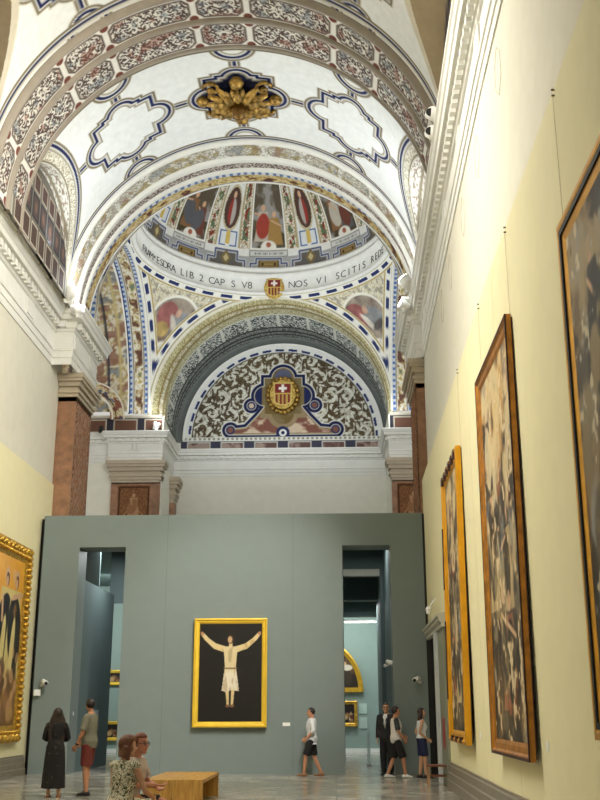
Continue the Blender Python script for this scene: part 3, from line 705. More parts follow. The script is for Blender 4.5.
P.fill(np.hypot(u, v - .28) - .3, (40, 48, 88)); P.fill(np.hypot(u, v - .28) - .17, (232, 230, 222)); P.fill(np.hypot(u, v - .28) - .08, (40, 48, 88))
# plinth of dark panels below
P.mix((v < .1) * 1., (222, 221, 212)); P.mix((np.abs(v - .02) < .05) * (np.sin(u * 30) > 0), (150, 146, 130))
pl_ = (v < -.08); P.mix(pl_ * 1., (66, 66, 82)); m5 = np.abs((u % 1.5) - .75); pd = np.maximum(m5 - .5, np.abs(v + .4) - .26); P.fill(np.where(pl_, pd, 1), (104, 78, 72)); P.dist(np.where(pl_, pd, 1), .05, (206, 204, 196)); P.mix(pl_ * (pd < -.03) * ss(.45, .6, fbm(u * 3, v * 3, 2)), (160, 140, 128))
ok = ((rr < 4.5) | (v < .02))
up(grid_surf('lunette_wall', LX + u, 43.98 + 0 * u, LZ + v, P.c, FRESCO, mask=ok), sanc)
coat = up(MB().lathe([(.02, -.12), (.5, -.1), (.62, -.03), (.66, .0)], n=28, axis='y').build('coat_of_arms', BGILT), sanc); coat.location = (LX, 43.93, LZ + 2.0); coat['label'] = 'gilded coat of arms on the lunette wall'
wr_ = MB()
for i in range(22):
    a = 2 * PI * i / 22; wr_.lathe([(.02, -.16), (.1, -.12), (.13, -.04), (.08, .02)], (.66 * math.cos(a), 0, .78 * math.sin(a)), 9, 'y')
wr_.build('wreath', BGILT, coat, True)
sh = shield('shield', (LX, 43.86, LZ + 2.0), .62, sanc)

# sanctuary walls, piers, dados and entablature behind the partition
w = MB()
w.box(-14, -7.05, 41.1, 41.6, 6.9, 13.5); w.box(2.35, 7, 41.1, 41.6, 6.9, 13.5)
w.box(-7.5, -7.05, 41.6, 44.3, 6.9, 13.6); w.box(2.35, 2.8, 41.6, 44.3, 6.9, 13.6); w.box(-7.5, 2.8, 44.02, 44.4, 6.9, 18.5)
tag(w.build('wall_back', STUCCO), 'white sanctuary walls behind the partition', 'wall', kind='structure')
path = [(-13, 41.1), (-9.25, 41.1), (-9.25, 40.85), (-7.05, 40.85), (-7.05, 44.02), (2.35, 44.02), (2.35, 40.85), (4.5, 40.85), (4.5, 41.1), (6.5, 41.1)]
e = MB(); e.sweep(path, ent_prof(11.5, 1.22, .32), -1); en = e.build('trim_4', WHITEMOULD); tag(en, 'white stucco entablature around the sanctuary behind the partition', 'cornice', kind='structure')
d = MB()
for a, b in zip(path[:-1], path[1:]):
    if math.hypot(a[0] - b[0], a[1] - b[1]) > .5: dentil_run(d, a, b, .32, 11.5, 1.22, -1, .28)
d.build('dentil_course', WHITEMOULD, en)
g = MB()
for x in (-8.35, -8.2, -8.05): g.box(x - .05, x + .05, 40.76, 40.85, 11.95, 12.2)
g.build('triglyph', WHITEMOULD, en)
# pier pilasters with carved brown panels
for nm, x0, x1, lab in (('pillar_3', -9.1, -7.1, 'brown carved pilaster with grey capital rising left of the sanctuary'), ('pillar_4', 2.4, 4.4, 'brown carved pilaster with grey capital right of the sanctuary')):
    pb = MB(); pb.box(x0, x1, 40.9, 41.3, 6.9, 10.6); pp = pb.build(nm, MARBLE); tag(pp, lab, 'pillar', kind='structure')
    u, v = np.meshgrid(np.arange(0, 1.32, .025), np.arange(0, 2.2, .025)); P = Paint(u, v, (140, 98, 66), .03)
    P.mix(scrolls(u, v, .3, 8) * .6, (96, 62, 40)); P.dist(P.rect(.66, 1.1, .6, 1.0), .06, (78, 50, 34)); P.fill(np.hypot(u - .66, v - .75) - .42, (110, 76, 50)); P.dist(np.hypot(u - .66, v - .75) - .42, .06, (170, 128, 88))
    P.figure(.66, .9, .95, (176, 136, 100), (150, 108, 76), (184, 146, 110), seed=4)
    xo = x0 + .3 if x0 < 0 else x0 + .2
    grid_surf('carved_panel', xo + u, 40.885 + 0 * u, 8.3 + v, P.c, FRESCO, pp)
    b = MB(); b.box(xo + 1.36, xo + 1.6, 40.86, 40.92, 8, 10.5); b.build('carved_strip', MARBLE, pp)
    c = MB(); capital(c, x0, x1, 40.9, 41.3, 10.55, 11.5); c.build('capital', CAPITAL, pp)
pb = MB(); pb.box(-7.05, -6.85, 43.2, 43.9, 6.9, 10.2); pp = pb.build('pillar_5', MARBLE); tag(pp, 'slim brown pilaster in the sanctuary corner', 'pillar', kind='structure')
c = MB(); capital(c, -7.05, -6.85, 43.2, 43.9, 10.2, 11.3); c.build('capital', CAPITAL, pp)
# dark painted dado standing on the entablature under the crossing arches
def dado(name, x0, x1, y, z0, z1, lab):
    u, v = np.meshgrid(np.arange(x0, x1 + .01, .03), np.arange(z0, z1 + .01, .03)); c = (z0 + z1) / 2
    P = Paint(u, v, (52, 50, 58), .03); m = np.abs(((u - x0) % 1.3) - .65); d = np.maximum(m - .48, np.abs(v - c + .05) - (z1 - z0) / 2 + .14)
    P.fill(d, (104, 74, 60)); P.dist(d, .05, (196, 186, 164)); P.dist(v - z1 + .05, .14, (190, 182, 164)); P.mix((v > z1 - .03) * 1., (210, 204, 188))
    tag(grid_surf(name, u, y + 0 * u, v, P.c, FRESCO), lab, 'dado', kind='structure')
dado('trim_5', -10.6, -7.1, 41.0, 12.7, 13.5, 'dark painted dado panels above the left pier cornice')
dado('trim_6', 2.4, 5.5, 41.0, 12.7, 13.5, 'dark painted dado panels above the right pier cornice')
# ------------------------------------------------------------------ grey-green partition with two tall openings
X0, X1, Y0, Y1, ZT = -8.24, 2.50, 28.73, 29.65, 6.97
DL = (-7.2, -5.88); DR = (.24, 1.58); DZ = 6.06
w = MB()
w.box(X0, DL[0], Y0, Y1, 0, ZT); w.box(DL[1], DR[0], Y0, Y1, 0, ZT); w.box(DR[1], X1, Y0, Y1, 0, ZT)
w.box(DL[0], DL[1], Y0, Y1, DZ, ZT); w.box(DR[0], DR[1], Y0, Y1, DZ, ZT)
part = w.build('wall_partition', GREEN); tag(part, 'tall grey-green partition wall with two tall openings', 'wall', kind='structure')
s = MB(); s.box(X0 - .02, X0, Y0 + .01, 34, 0, ZT - .02); s.box(X1, X1 + .02, Y0 + .01, 31, 0, ZT - .02); s.box(-8.42, X0 - .02, Y0 + .25, Y0 + .3, 0, ZT - .05); s.box(X1 + .02, 2.7, Y0 + .02, Y0 + .08, 0, ZT - .02); s.build('gap_shade_strip', BLACK, part)  # black strips: the shade in the gaps beside the partition, put into colour
s = MB(); s.box(X0, X1, Y0 + .2, 43.9, ZT - .25, ZT - .1); s.box(-10.2, X0, 34, 43.9, ZT - .25, ZT - .1); s.build('roof_slab', DARKTEAL, part)
j = MB()
for x in (-4.7, -1.15): j.box(x, x + .008, Y0 - .002, Y0, 0, ZT)
j.build('panel_joint', mat('partition_joint', (88, 102, 98), .7), part)
# rooms behind the partition
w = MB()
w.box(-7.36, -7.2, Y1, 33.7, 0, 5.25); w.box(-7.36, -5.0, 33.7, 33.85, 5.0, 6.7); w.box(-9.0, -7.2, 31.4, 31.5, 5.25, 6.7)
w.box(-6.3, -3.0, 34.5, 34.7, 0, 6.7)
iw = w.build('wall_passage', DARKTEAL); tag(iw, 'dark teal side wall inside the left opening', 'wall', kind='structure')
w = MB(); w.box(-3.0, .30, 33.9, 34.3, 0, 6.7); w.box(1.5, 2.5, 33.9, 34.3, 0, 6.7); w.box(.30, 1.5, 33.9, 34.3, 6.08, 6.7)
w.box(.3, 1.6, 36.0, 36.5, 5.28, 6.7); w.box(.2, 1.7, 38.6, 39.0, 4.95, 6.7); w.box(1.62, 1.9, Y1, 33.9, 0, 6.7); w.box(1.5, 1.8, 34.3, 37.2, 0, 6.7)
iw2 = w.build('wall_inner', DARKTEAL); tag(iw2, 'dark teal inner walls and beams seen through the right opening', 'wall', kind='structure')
w = MB(); w.box(.30, 1.5, 33.92, 34.25, 5.86, 6.08); w.build('white_header', mat('cream_header', (206, 203, 186), .6), iw2)
w = MB(); w.box(-10, 3.2, 43.6, 43.8, 0, 6.7); w.box(1.9, 2.1, 37.2, 43.6, 0, 6.7); w.box(-10.2, -10, 34, 43.6, 0, 6.7)
iw3 = w.build('wall_far', TEAL); tag(iw3, 'lit teal far wall of the room behind the right opening', 'wall', kind='structure')
b = MB(); b.box(-10, 1.9, 43.54, 43.6, 0, .16); b.build('skirting', WHITEPAINT, iw3)

# doorway in the right wall next to the partition
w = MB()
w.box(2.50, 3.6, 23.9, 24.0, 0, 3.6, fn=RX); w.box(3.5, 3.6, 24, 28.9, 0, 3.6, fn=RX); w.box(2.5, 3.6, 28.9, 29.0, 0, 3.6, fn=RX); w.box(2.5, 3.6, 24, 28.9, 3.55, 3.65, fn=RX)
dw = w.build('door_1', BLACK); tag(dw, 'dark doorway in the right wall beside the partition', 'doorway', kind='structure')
f = MB(); f.box(2.30, 2.52, 25.2, 26.0, 0, 3.42, fn=RX); f.build('white_jamb', mat('pale_grey_jamb', (196, 200, 200), .5), dw)
f = MB(); f.box(2.34, 2.52, 23.7, 25.2, 0, 3.42, fn=RX); f.build('grey_jamb', mat('olive_grey_jamb', (128, 132, 116), .6), dw)
f = MB(); f.sweep([(2.40, 23.55), (2.40, 28.3)], [(0, 3.42), (.1, 3.42), (.1, 3.5), (.16, 3.55), (.16, 3.62), (.2, 3.64), (.2, 3.7), (0, 3.74)], 1, fn=RX); f.build('lintel_moulding', mat('grey_lintel', (176, 174, 160), .6), dw)

# ------------------------------------------------------------------ framed paintings
def oriented(o, loc, rz=0, tilt=0):
    o.location = loc; o.rotation_euler = (tilt, 0, rz); return o
def frame_mb(w, h, fw, depth, prof=None):
    """picture frame in local XZ, front towards -Y; profile list (inset from outer edge, y)"""
    prof = prof or [(0, 0), (0, -depth), (fw * .25, -depth * 1.15), (fw * .4, -depth * .8), (fw * .75, -depth * .7), (fw, -depth * .35), (fw, 0)]
    m = MB(); vs = []; k = len(prof)
    for sx, sz in ((-1, -1), (1, -1), (1, 1), (-1, 1)):
        for i, y in prof: vs.append((sx * (w / 2 - i), y, sz * (h / 2 - i)))
    fs = [(a * k + j, a * k + j + 1, ((a + 1) % 4) * k + j + 1, ((a + 1) % 4) * k + j) for a in range(4) for j in range(k - 1)]
    return m.add(vs, fs)
def painting(label, loc, rz, w, h, fw, depth, paint, res=.02, fm=GOLD, group=None, tilt=0, prof=None, name='framed_painting', extra=None):
    r = empty(name); tag(r, label, 'painting', group); oriented(r, loc, rz, tilt)
    fr = frame_mb(w, h, fw, depth, prof).build('frame', fm, r)
    iw_, ih = w - 2 * fw + .02, h - 2 * fw + .02
    u, v = np.meshgrid(np.linspace(-iw_ / 2, iw_ / 2, max(8, int(iw_ / res))), np.linspace(-ih / 2, ih / 2, max(8, int(ih / res))))
    P = Paint(u, v, (40, 34, 28), res); paint(P, iw_, ih)
    grid_surf('canvas', u, -depth * .35 + 0 * u, v, P.c, CANVAS, r)
    b = MB(); b.box(-w / 2 + .03, w / 2 - .03, -.002, .0 + .02, -h / 2 + .03, h / 2 - .03); b.build('backing', DARKWOOD, r)
    if extra: extra(fr, w, h)
    return r

# centre : pale figure on a black ground
def p_center(P, w, h):
    P.c[:] = (27, 24, 20); P.mix(ss(.5, .7, fbm(P.u * 2, P.v * 2, 2)) * .3, (40, 35, 28))
    sk, sh = (214, 192, 140), (164, 134, 90)
    u, v = P.u, P.v; tone = fbm(u * 5, v * 4, 6, 3)
    fig = P.poly([(-.05, .62), (.05, .62), (.045, .8), (-.045, .8)])
    for s in (-1, 1):
        fig = np.minimum(fig, P.poly([(s * .13, .68), (s * .16, .52), (s * .46, .62), (s * .72, .86), (s * .82, 1.0), (s * .74, 1.04), (s * .6, .9), (s * .4, .76)]))
        fig = np.minimum(fig, P.poly([(s * .03, -.4), (s * .13, -.4), (s * .11, -.62), (s * .085, -.86), (s * .025, -.86), (s * .03, -.6)]))
    P.fill(fig, sk); P.mix((fig < -.005) * ss(.5, .66, tone) * .5, sh)
    tun = P.poly([(-.2, .68), (.2, .68), (.17, .4), (.15, .12), (.2, -.2), (.24, -.5), (.05, -.46), (-.1, -.52), (-.23, -.48), (-.19, -.2), (-.15, .12), (-.17, .4)])
    P.fill(tun, (210, 192, 148)); P.mix((tun < 0) * ss(.2, -.1, v), (220, 210, 186)); P.mix((tun < -.005) * ss(.5, .66, fbm(u * 9, v * 2.2, 8, 3)) * .55, (152, 132, 96)); P.dist(np.maximum(P.rect(0, .1, .16, .001), -1), .04, (130, 104, 70))
    P.fill(P.ell(-.01, .87, .09, .12), (70, 48, 34)); P.fill(P.ell(-.02, .86, .06, .09), (190, 156, 114))
    for s in (-1, 1): P.fill(P.ell(s * .79, 1.03, .045, .05), (170, 124, 90)); P.fill(P.ell(s * .06, -.88, .06, .035), (120, 84, 58))
BRIGHTGOLD = mat('bright_gilded_wood', (236, 196, 62), .4, .25, var=.08)
cw, ch = 2.0, 2.86
painting('tall dark painting of one pale figure in bright gold frame at partition centre', (-2.845, Y0 - .06, 2.62), 0, cw, ch, .145, .1, p_center, .014, BRIGHTGOLD)

# right wall : three very tall altar paintings
def p_alt(pal_top, pal_mid, pal_low, seed, figs):
    def f(P, w, h):
        t = P.v / h + .5
        P.c[:] = pal_low[0]
        n = fbm(P.u * 1.1, P.v * .8, seed)
        P.mix(ss(.38, .6, t + (n - .5) * .3), pal_mid[0]); P.mix(ss(.68, .85, t + (n - .5) * .3), pal_top[0])
        P.blobs(70, (-w / 2, w / 2, h * .12, h / 2), (.1, .3), pal_top, seed, 2.6, 0); P.blobs(60, (-w / 2, w / 2, -h * .15, h * .2), (.1, .28), pal_mid, seed + 1, 2.8, 0); P.blobs(60, (-w / 2, w / 2, -h / 2, -h * .1), (.1, .3), pal_low, seed + 2, 3, 0)
        r = random.Random(seed)
        for i in range(figs):
            P.figure(r.uniform(-.38, .38) * w, -h * .47 + r.uniform(0, .1) * h + (i % 3) * h * .28, h * r.uniform(.24, .34), pal_mid[i % len(pal_mid)], pal_low[(i * 2) % len(pal_low)], seed=seed * 7 + i)
        n2 = fbm(P.u * 3.2, P.v * 2.2, seed + 4, 4); w_ = ss(-.35, .3, P.v / h); P.mix(ss(.52, .66, n2) * (.25 + .6 * w_), pal_top[1]); P.mix(ss(.46, .32, n2) * .75, (34, 28, 22)); n3 = fbm(P.u * 6, P.v * 5, seed + 9, 3); P.mix(ss(.6, .72, n3) * .7, pal_top[3]); P.mix(ss(.68, .74, n3) * .8, (226, 210, 176))
    return f
PT = [(170, 140, 92), (216, 196, 148), (128, 98, 62), (196, 152, 88), (150, 140, 128)]
PM = [(96, 76, 54), (176, 150, 108), (70, 58, 46), (140, 84, 54), (92, 96, 104), (200, 180, 142)]
PL = [(54, 46, 36), (40, 34, 28), (76, 62, 44), (96, 74, 48), (196, 180, 146), (48, 40, 34)]
RRZ = -math.pi / 2
def on_right(y, x=2.40): return RX(x, y, 0)[0]
GOLDY = mat('yellow_gilded_wood', (222, 158, 22), .35, .35, bump=.1, var=.12)
OLDGOLD = mat('aged_gilded_wood', (170, 112, 36), .4, .45, bump=.2, var=.3, vscale=6)
DARKGOLD = [mat('black_gold_frame', (206, 150, 40), .35, .4, var=.2), BLACK]
def band_extra(ins, wd, m, y):
    def f(r, w, h):
        mb = frame_mb(w - 2 * ins, h - 2 * ins, wd, .0, [(0, y + .02), (0, y), (wd, y), (wd, y + .02)]); mb.build('frame_band', m, r)
    return f
def fr1(r, w, h):
    q = [(-w / 2 + .1 + i * .5, -w / 2 + .35 + i * .5, -.122, -.03, h / 2 - .16, h / 2 - .01) for i in range(6)]
    q += [(-w / 2, -w / 2 + .07, -.122, 0, h * .06, h * .3), (-w / 2, -w / 2 + .07, -.122, 0, -h * .35, -h * .06)]
    q += [(-w / 2 + .5 + i * .8, -w / 2 + .8 + i * .8, -.122, -.03, -h / 2 + .02, -h / 2 + .12) for i in range(3)]
    for d in q: b = MB(); b.box(*d); b.build('dark_inlay', DARKWOOD, r)
painting('tall altar painting in yellow gilt frame, farthest on right wall beside the doorway', (on_right(20.45) - .045, 20.45, 3.72), RRZ - .012, 3.1, 5.4, .22, .1, p_alt(PT, [(150, 120, 84), (200, 176, 130), (96, 80, 60), (156, 74, 50), (100, 108, 118)], PL, 3, 9), .025, GOLDY, extra=fr1, tilt=-.010)
painting('tall dark altar painting in old gold frame, middle one on right wall', (on_right(14.24) - .042, 14.24, 3.83), RRZ, 3.02, 5.62, .2, .07, p_alt(PT, PM, PL, 8, 10), .02, OLDGOLD, extra=band_extra(.0, .035, DARKWOOD, -.084), tilt=-.008)
def p_near(P, w, h):
    p_alt([(120, 100, 72), (170, 150, 112), (86, 72, 54), (150, 150, 146)], [(84, 78, 70), (150, 160, 176), (60, 54, 46), (120, 92, 60)], [(44, 40, 38), (60, 56, 54), (92, 74, 50), (170, 160, 150)], 13, 9)(P, w, h)
painting('large dark painting in black and gold moulded frame, nearest on right wall', (on_right(7.7) - .035, 7.7, 3.85), RRZ, 3.9, 5.0, .24, .05, p_near, .02, DARKGOLD[0], extra=band_extra(.09, .06, BLACK, -.056), tilt=-.006)

# left wall : golden painting in carved gilt frame
def p_left(P, w, h):
    P.c[:] = (222, 160, 52); n = fbm(P.u * .7, P.v * .7, 4); P.mix(ss(.4, .65, n), (238, 192, 96)); P.mix(ss(-.1 * h, -.45 * h, P.v + (n - .5)), (120, 88, 46))
    for i, x in enumerate((-.95, .55, 1.35)):
        P.figure(x, -h * .22, h * .66, (206, 186, 120), (34, 36, 40), seed=i + 3); P.fill(P.ell(x + .22, h * .02, .2, h * .24, .1), (30, 32, 36)); P.fill(P.ell(x - .06, -h * .05, .17, h * .2, -.1), (214, 196, 130))
        P.fill(P.ell(x + .03, h * .36, .13, .17), (70, 46, 30)); P.fill(P.ell(x, h * .35, .09, .13), (206, 166, 124))
    P.blobs(60, (-w / 2, w / 2, -h / 2, -h * .16), (.1, .28), [(176, 140, 88), (206, 176, 120), (110, 80, 50), (150, 110, 70), (84, 60, 40), (190, 150, 110)], 6)
    P.blobs(14, (-w / 2, w / 2, -h * .1, h * .45), (.08, .16), [(214, 168, 110), (190, 130, 70)], 9)
def carve(r, w, h):
    m = MB(); rg = random.Random(2)
    def ball(x, z, q): m.lathe([(.01, -.17), (q * .7, -.15), (q, -.1), (q * .8, -.04)], (x, 0, z), 7, 'y')
    for i in range(int(w / .16)):
        for s in (-1, 1):
            x = -w / 2 + .1 + i * .16; ball(x, s * (h / 2 - .1 - .05 * (i % 2)), .08); ball(x, s * (h / 2 - .26), .05)
    for i in range(int(h / .16)):
        for s in (-1, 1):
            z = -h / 2 + .1 + i * .16; ball(s * (w / 2 - .1 - .05 * (i % 2)), z, .08); ball(s * (w / 2 - .26), z, .05)
    m.build('carved_ornament', GILT, r, True)
painting('large golden painting of robed figures in carved gilt frame on left wall', (-8.36, 25.5, 3.35), math.pi / 2, 4.7, 5.0, .42, .1, p_left, .022, GILT, extra=carve)

# paintings in the far room
def p_small(P, w, h):
    P.c[:] = (34, 26, 22); P.figure(-.1, -h * .35, h * .6, (190, 160, 120), (120, 60, 44), seed=3); P.figure(.3, -h * .35, h * .45, (206, 186, 150), (150, 120, 80), seed=5); P.blobs(14, (-w / 2, w / 2, -h / 2, 0), (.05, .12), [(150, 110, 70), (90, 50, 40), (200, 176, 130)], 5)
painting('small dark painting in carved gold frame below the arched one', (.32, 43.52, 1.5), 0, 1.15, 1.0, .14, .08, p_small, .02, GILT)
painting('gold frame edge of a small painting seen through the left opening, upper one', (-9.3, 43.52, 2.95), 0, 1.1, .6, .12, .06, p_small, .03, BRIGHTGOLD)
painting('gold frame edge of a painting seen through the left opening, lower one', (-9.3, 43.52, .85), 0, 1.1, .75, .12, .06, p_small, .03, BRIGHTGOLD)
painting('tall gold framed painting seen edge-on on side wall of far room', (1.86, 40.6, 2.4), RRZ, 2.6, 3.4, .18, .09, p_small, .04, OLDGOLD)
ar = empty('arched_painting', (-.35, 43.52, 2.36)); tag(ar, 'half-round painting in gold frame on the lit far wall', 'painting')
m = MB(); Ra = 1.5
pr_ = [(0, 0), (0, -.09), (-.06, -.11), (-.12, -.07), (-.2, -.03), (-.2, 0)]; k = len(pr_); vs = []; n = 40
for i in range(n + 1):
    t = PI * i / n
    for d, y in pr_: vs.append(((Ra + d) * math.cos(t), y, (Ra * 1.3 + d) * math.sin(t)))
m.add(vs, [(i * k + j, i * k + j + 1, (i + 1) * k + j + 1, (i + 1) * k + j) for i in range(n) for j in range(k - 1)])
m.box(-Ra, Ra, -.09, 0, -.02, .16); m.build('frame', GOLD, ar)
u, v = np.meshgrid(np.linspace(-1.4, 1.4, 120), np.linspace(.1, 1.9, 90)); P = Paint(u, v, (44, 36, 28), .03)
P.mix(ss(.4, .65, fbm(u * 2, v * 2, 3)), (86, 64, 40)); P.figure(.75, .2, 1.0, (50, 42, 34), (60, 50, 40), seed=2); P.figure(-.2, .2, 1.4, (170, 130, 80), (120, 50, 40), seed=4); P.fill(P.ell(.85, .95, .22, .12), (206, 196, 176)); P.fill(P.ell(.5, 1.2, .2, .16), (196, 150, 70))
grid_surf('canvas', u, -.03 + 0 * u, v, P.c, CANVAS, ar, mask=np.hypot(u / 1.34, v / 1.8) < 1)

# ------------------------------------------------------------------ small fittings
def box_thing(name, label, cat, dims, m, group=None):
    x0, x1, y0, y1, z0, z1 = dims; b = MB(); b.box(*dims); o = b.build(name, m); return tag(o, label, cat, group)
LAB = mat('white_card', (232, 232, 226), .5)
box_thing('wall_label', 'small white label on partition right of the central painting', 'label', (-1.42, -1.22, Y0 - .015, Y0, 1.22, 1.31), LAB)
PANELT = mat('pale_teal_panel', (178, 198, 190), .5)
box_thing('info_panel', 'upper pale teal text panel on the far room wall', 'panel', (.96, 1.28, 43.57, 43.6, 1.5, 1.9), PANELT)
box_thing('info_panel', 'lower pale teal text panel on the far room wall', 'panel', (.96, 1.28, 43.57, 43.6, .93, 1.36), PANELT)
box_thing('info_panel', 'pale text panel on the passage wall inside the left opening', 'panel', (-7.199, -7.185, 31.2, 32.2, 1.15, 1.65), PANELT)
for y, l in ((12.3, 'small pale label right of the middle altar painting, low on wall'), (18.2, 'small pale label right of the farthest altar painting, low on wall')):
    b = MB(); b.box(2.392, 2.40, y - .06, y + .06, 1.16, 1.27, fn=RX); tag(b.build('wall_label', LAB), l, 'label')
# picture hooks with wires at the top of the right wall lining
WIRE = mat('wire', (196, 188, 156), .5)
HK = mat('steel_hook', (110, 98, 84), .4, .6)
for (y, zt), l in zip(((9.53, 6.3), (12.77, 6.6), (15.53, 6.6), (18.85, 6.4)), ('beside the nearest large painting', 'above near corner of the middle altar painting', 'above far corner of the middle altar painting', 'above the farthest altar painting')):
    x = on_right(y) - .02; r = empty('picture_hook', (x, y, 7.85)); tag(r, 'steel hook with wire high on right wall, ' + l, 'hook')
    for z in (0, .07): b = MB(); b.lathe([(.006, -.012), (.011, -.01), (.011, .02)], (0, 0, z), 10, 'x'); b.build('screw', HK, r)
    b = MB(); b.tube([(0, 0, 0), (0, 0, zt - 7.85)], .003, 6); b.build('hanging_wire', WIRE, r)
# pale hexagonal covers high on the right wall
for i, (y, ord_) in enumerate(((13.5, 'nearest'), (16.0, 'second'), (18.3, 'third'), (20.9, 'fourth'), (22.9, 'farthest'))):
    r = empty('hexagonal_wall_cover', (on_right(y, 2.58), y, 10.9)); tag(r, 'pale hexagonal cover below the right cornice, ' + ord_ + ' along the wall', 'cover', 'hexagonal covers on the right wall')
    hx = [(-.0, .42), (.24, .2), (.24, -.2), (0, -.42), (-.24, -.2), (-.24, .2)]
    b = MB(); n = 6; vs = [(.0 if k else -.003, y_ * sc, z_ * sc) for k, sc in ((1, 1.), (0, .94)) for y_, z_ in hx]; b.add(vs, [tuple(range(6, 12))] + [(a, (a + 1) % 6, 6 + (a + 1) % 6, 6 + a) for a in range(6)]); b.build('plate', PLASTER, r)
    b = MB()
    for a in range(6):
        p0, p1 = hx[a], hx[(a + 1) % 6]; b.tube([(-.001, *p0), (-.001, *p1)], .006, 6)
    b.build('rim', mat('dusty_rim', (170, 158, 130), .7), r)

def cam_fitting(label, loc, rz):
    r = empty('security_camera', loc, rz); tag(r, label, 'security camera')
    b = MB(); b.lathe([(.05, 0), (.05, .03), (.03, .05)], (0, 0, 0), 12, 'y'); b.tube([(0, .04, 0), (0, -.1, 0), (0, -.16, .06)], .02, 8); b.build('bracket', WHITEPAINT, r)
    b = MB(); b.tube([(0, -.05, .1), (0, -.32, .04)], .065, 12); hs = b.build('housing', WHITEPAINT, r, True)
    b = MB(); b.lathe([(.05, -.335), (.045, -.32)], (0, 0, .035), 12, 'y'); b.build('lens', BLACK, hs)
    return r
r = cam_fitting('white bullet camera at left edge of partition above woman in black', (-8.0, Y0 - .02, 2.3), .6)
b = MB(); b.box(-.22, -.04, -.05, 0, -.28, -.12); b.build('junction_box', WHITEPAINT, r)
cam_fitting('small white camera at right edge of partition', (2.28, Y0 - .02, 2.35), -.5)
cam_fitting('white camera on right side of the right opening', (1.4, 29.3, 2.8), .9)
r = empty('wall_spotlight', (2.44, 25.1, 3.95)); tag(r, 'small white spotlight above the doorway lintel on right wall', 'spotlight')
b = MB(); b.tube([(0, 0, .25), (-.12, 0, .1), (-.18, 0, 0)], .018, 8); b.build('arm', WHITEPAINT, r); b = MB(); b.lathe([(.05, -.12), (.07, 0), (.03, .06)], (-.18, 0, 0), 12); b.build('head', WHITEPAINT, r)
b = MB(); b.box(-7.21, -7.19, 29.1, 29.17, 1.5, 1.6); tag(b.build('wall_switch', WHITEPAINT), 'small pale switch on the jamb inside the left opening', 'switch')

# projector lamps on the cornices
LAMPW = mat('white_lamp_body', (240, 240, 236), .4)
def glow(nm, s): return mat(nm, (255, 250, 236), .5, emit=s)
GL = glow('lit_lamp_glass', 30)
def lamp(label, loc, aim, s=1.):
    r = empty('cornice_projector', loc); tag(r, label, 'lamp'); d = Vector(aim).normalized()
    b = MB(); b.box(-.05 * s, .05 * s, -.05 * s, .05 * s, -.28 * s, -.1 * s); b.box(-.13 * s, .13 * s, -.02, .02, -.12 * s, .02 * s); b.build('stand', LAMPW, r)
    b = MB(); b.tube([-d * .2 * s, d * .12 * s], [.12 * s, .17 * s], 14); hs = b.build('housing', LAMPW, r, True)
    b = MB(); b.tube([d * .12 * s, d * .14 * s], .15 * s, 14); b.build('lamp_glass', GL, hs)
    return r
lamp('glaring projector lamp on the left cornice corner by the crossing arch', (-7.75, 28.0, 13.55), (.5, .3, .8), 1.2)
lamp('second glaring projector lamp just below the left cornice corner lamp', (-7.62, 28.5, 13.2), (.8, -.2, .5), .9)
lamp('glaring projector lamp on the right cornice by the crossing arch', (2.22, 27.6, 13.55), (-.6, .2, .8), 1.2)
lamp('second glaring projector lamp below the right cornice lamp', (2.15, 28.2, 13.1), (-.8, -.2, .4), .9)
lamp('projector lamp standing on the left pier cornice of the sanctuary', (-7.3, 40.75, 12.98), (.3, -.2, .9), .9)
for k, z in enumerate((13.72, 13.42)):
    r = empty('cornice_spotlight', (2.26, 19.2 + .25 * k, z)); tag(r, 'white twin-cluster spotlight head on the near right cornice, ' + ('upper' if k == 0 else 'lower') + ' one', 'spotlight')
    b = MB(); b.tube([(.1, 0, .22), (.1, 0, -.1)], .03, 8); b.build('bracket', BLACK, r)
    b = MB(); b.tube([(.12, .1, 0), (-.1, -.16, .02)], [.11, .15], 14); hs = b.build('housing', LAMPW, r, True)
    b = MB(); b.lathe([(.1, -.165), (.1, -.17)], (-.1, 0, .02), 12, 'y'); b.build('lens', BLACK, hs)
r = empty('track_bar', (-7.98, 25.9, 13.42)); tag(r, 'dark lighting track lying on top of the left cornice', 'lighting track')
b = MB(); b.box(-.04, .04, -.8, .8, -.05, .05); b.build('rail', BLACK, r); 
for y in (-.5, .5): b = MB(); b.box(-.06, .06, y - .05, y + .05, -.12, -.05); b.build('foot', BLACK, r)
r = empty('black_spotlight', (-9.6, 40.5, 12.62)); tag(r, 'small black spotlight on the far left pier cornice', 'spotlight')
b = MB(); b.tube([(0, .1, .1), (.1, -.15, .18)], .09, 12); b.build('housing', BLACK, r, True); b = MB(); b.box(-.04, .04, -.04, .04, 0, .1); b.build('stand', BLACK, r)
r = empty('strip_lamp', (.98, 39.85, 4.88)); tag(r, 'bright white strip lamp under a beam in the far room', 'lamp')
b = MB(); b.box(-.62, .62, -.05, .05, 0, .07); b.build('housing', LAMPW, r); b = MB(); b.box(-.6, .6, -.045, .045, -.05, 0); b.build('tube', glow('strip_glow', 6), r)

# barrier post and glass in the far room
r = empty('glass_barrier', (1.0, 33.0, 0)); tag(r, 'slim upright glass barrier standing behind the right opening', 'barrier')
m = mat('pale_glass', (190, 208, 204), .1); m.node_tree.nodes['Principled BSDF'].inputs['Alpha'].default_value = .55
b = MB(); b.box(-.05, .05, -.01, .01, .05, 1.0); b.build('pane', m, r); b = MB(); b.box(-.08, .08, -.12, .12, 0, .05); b.build('foot', mat('steel', (150, 156, 154), .3, .8), r)

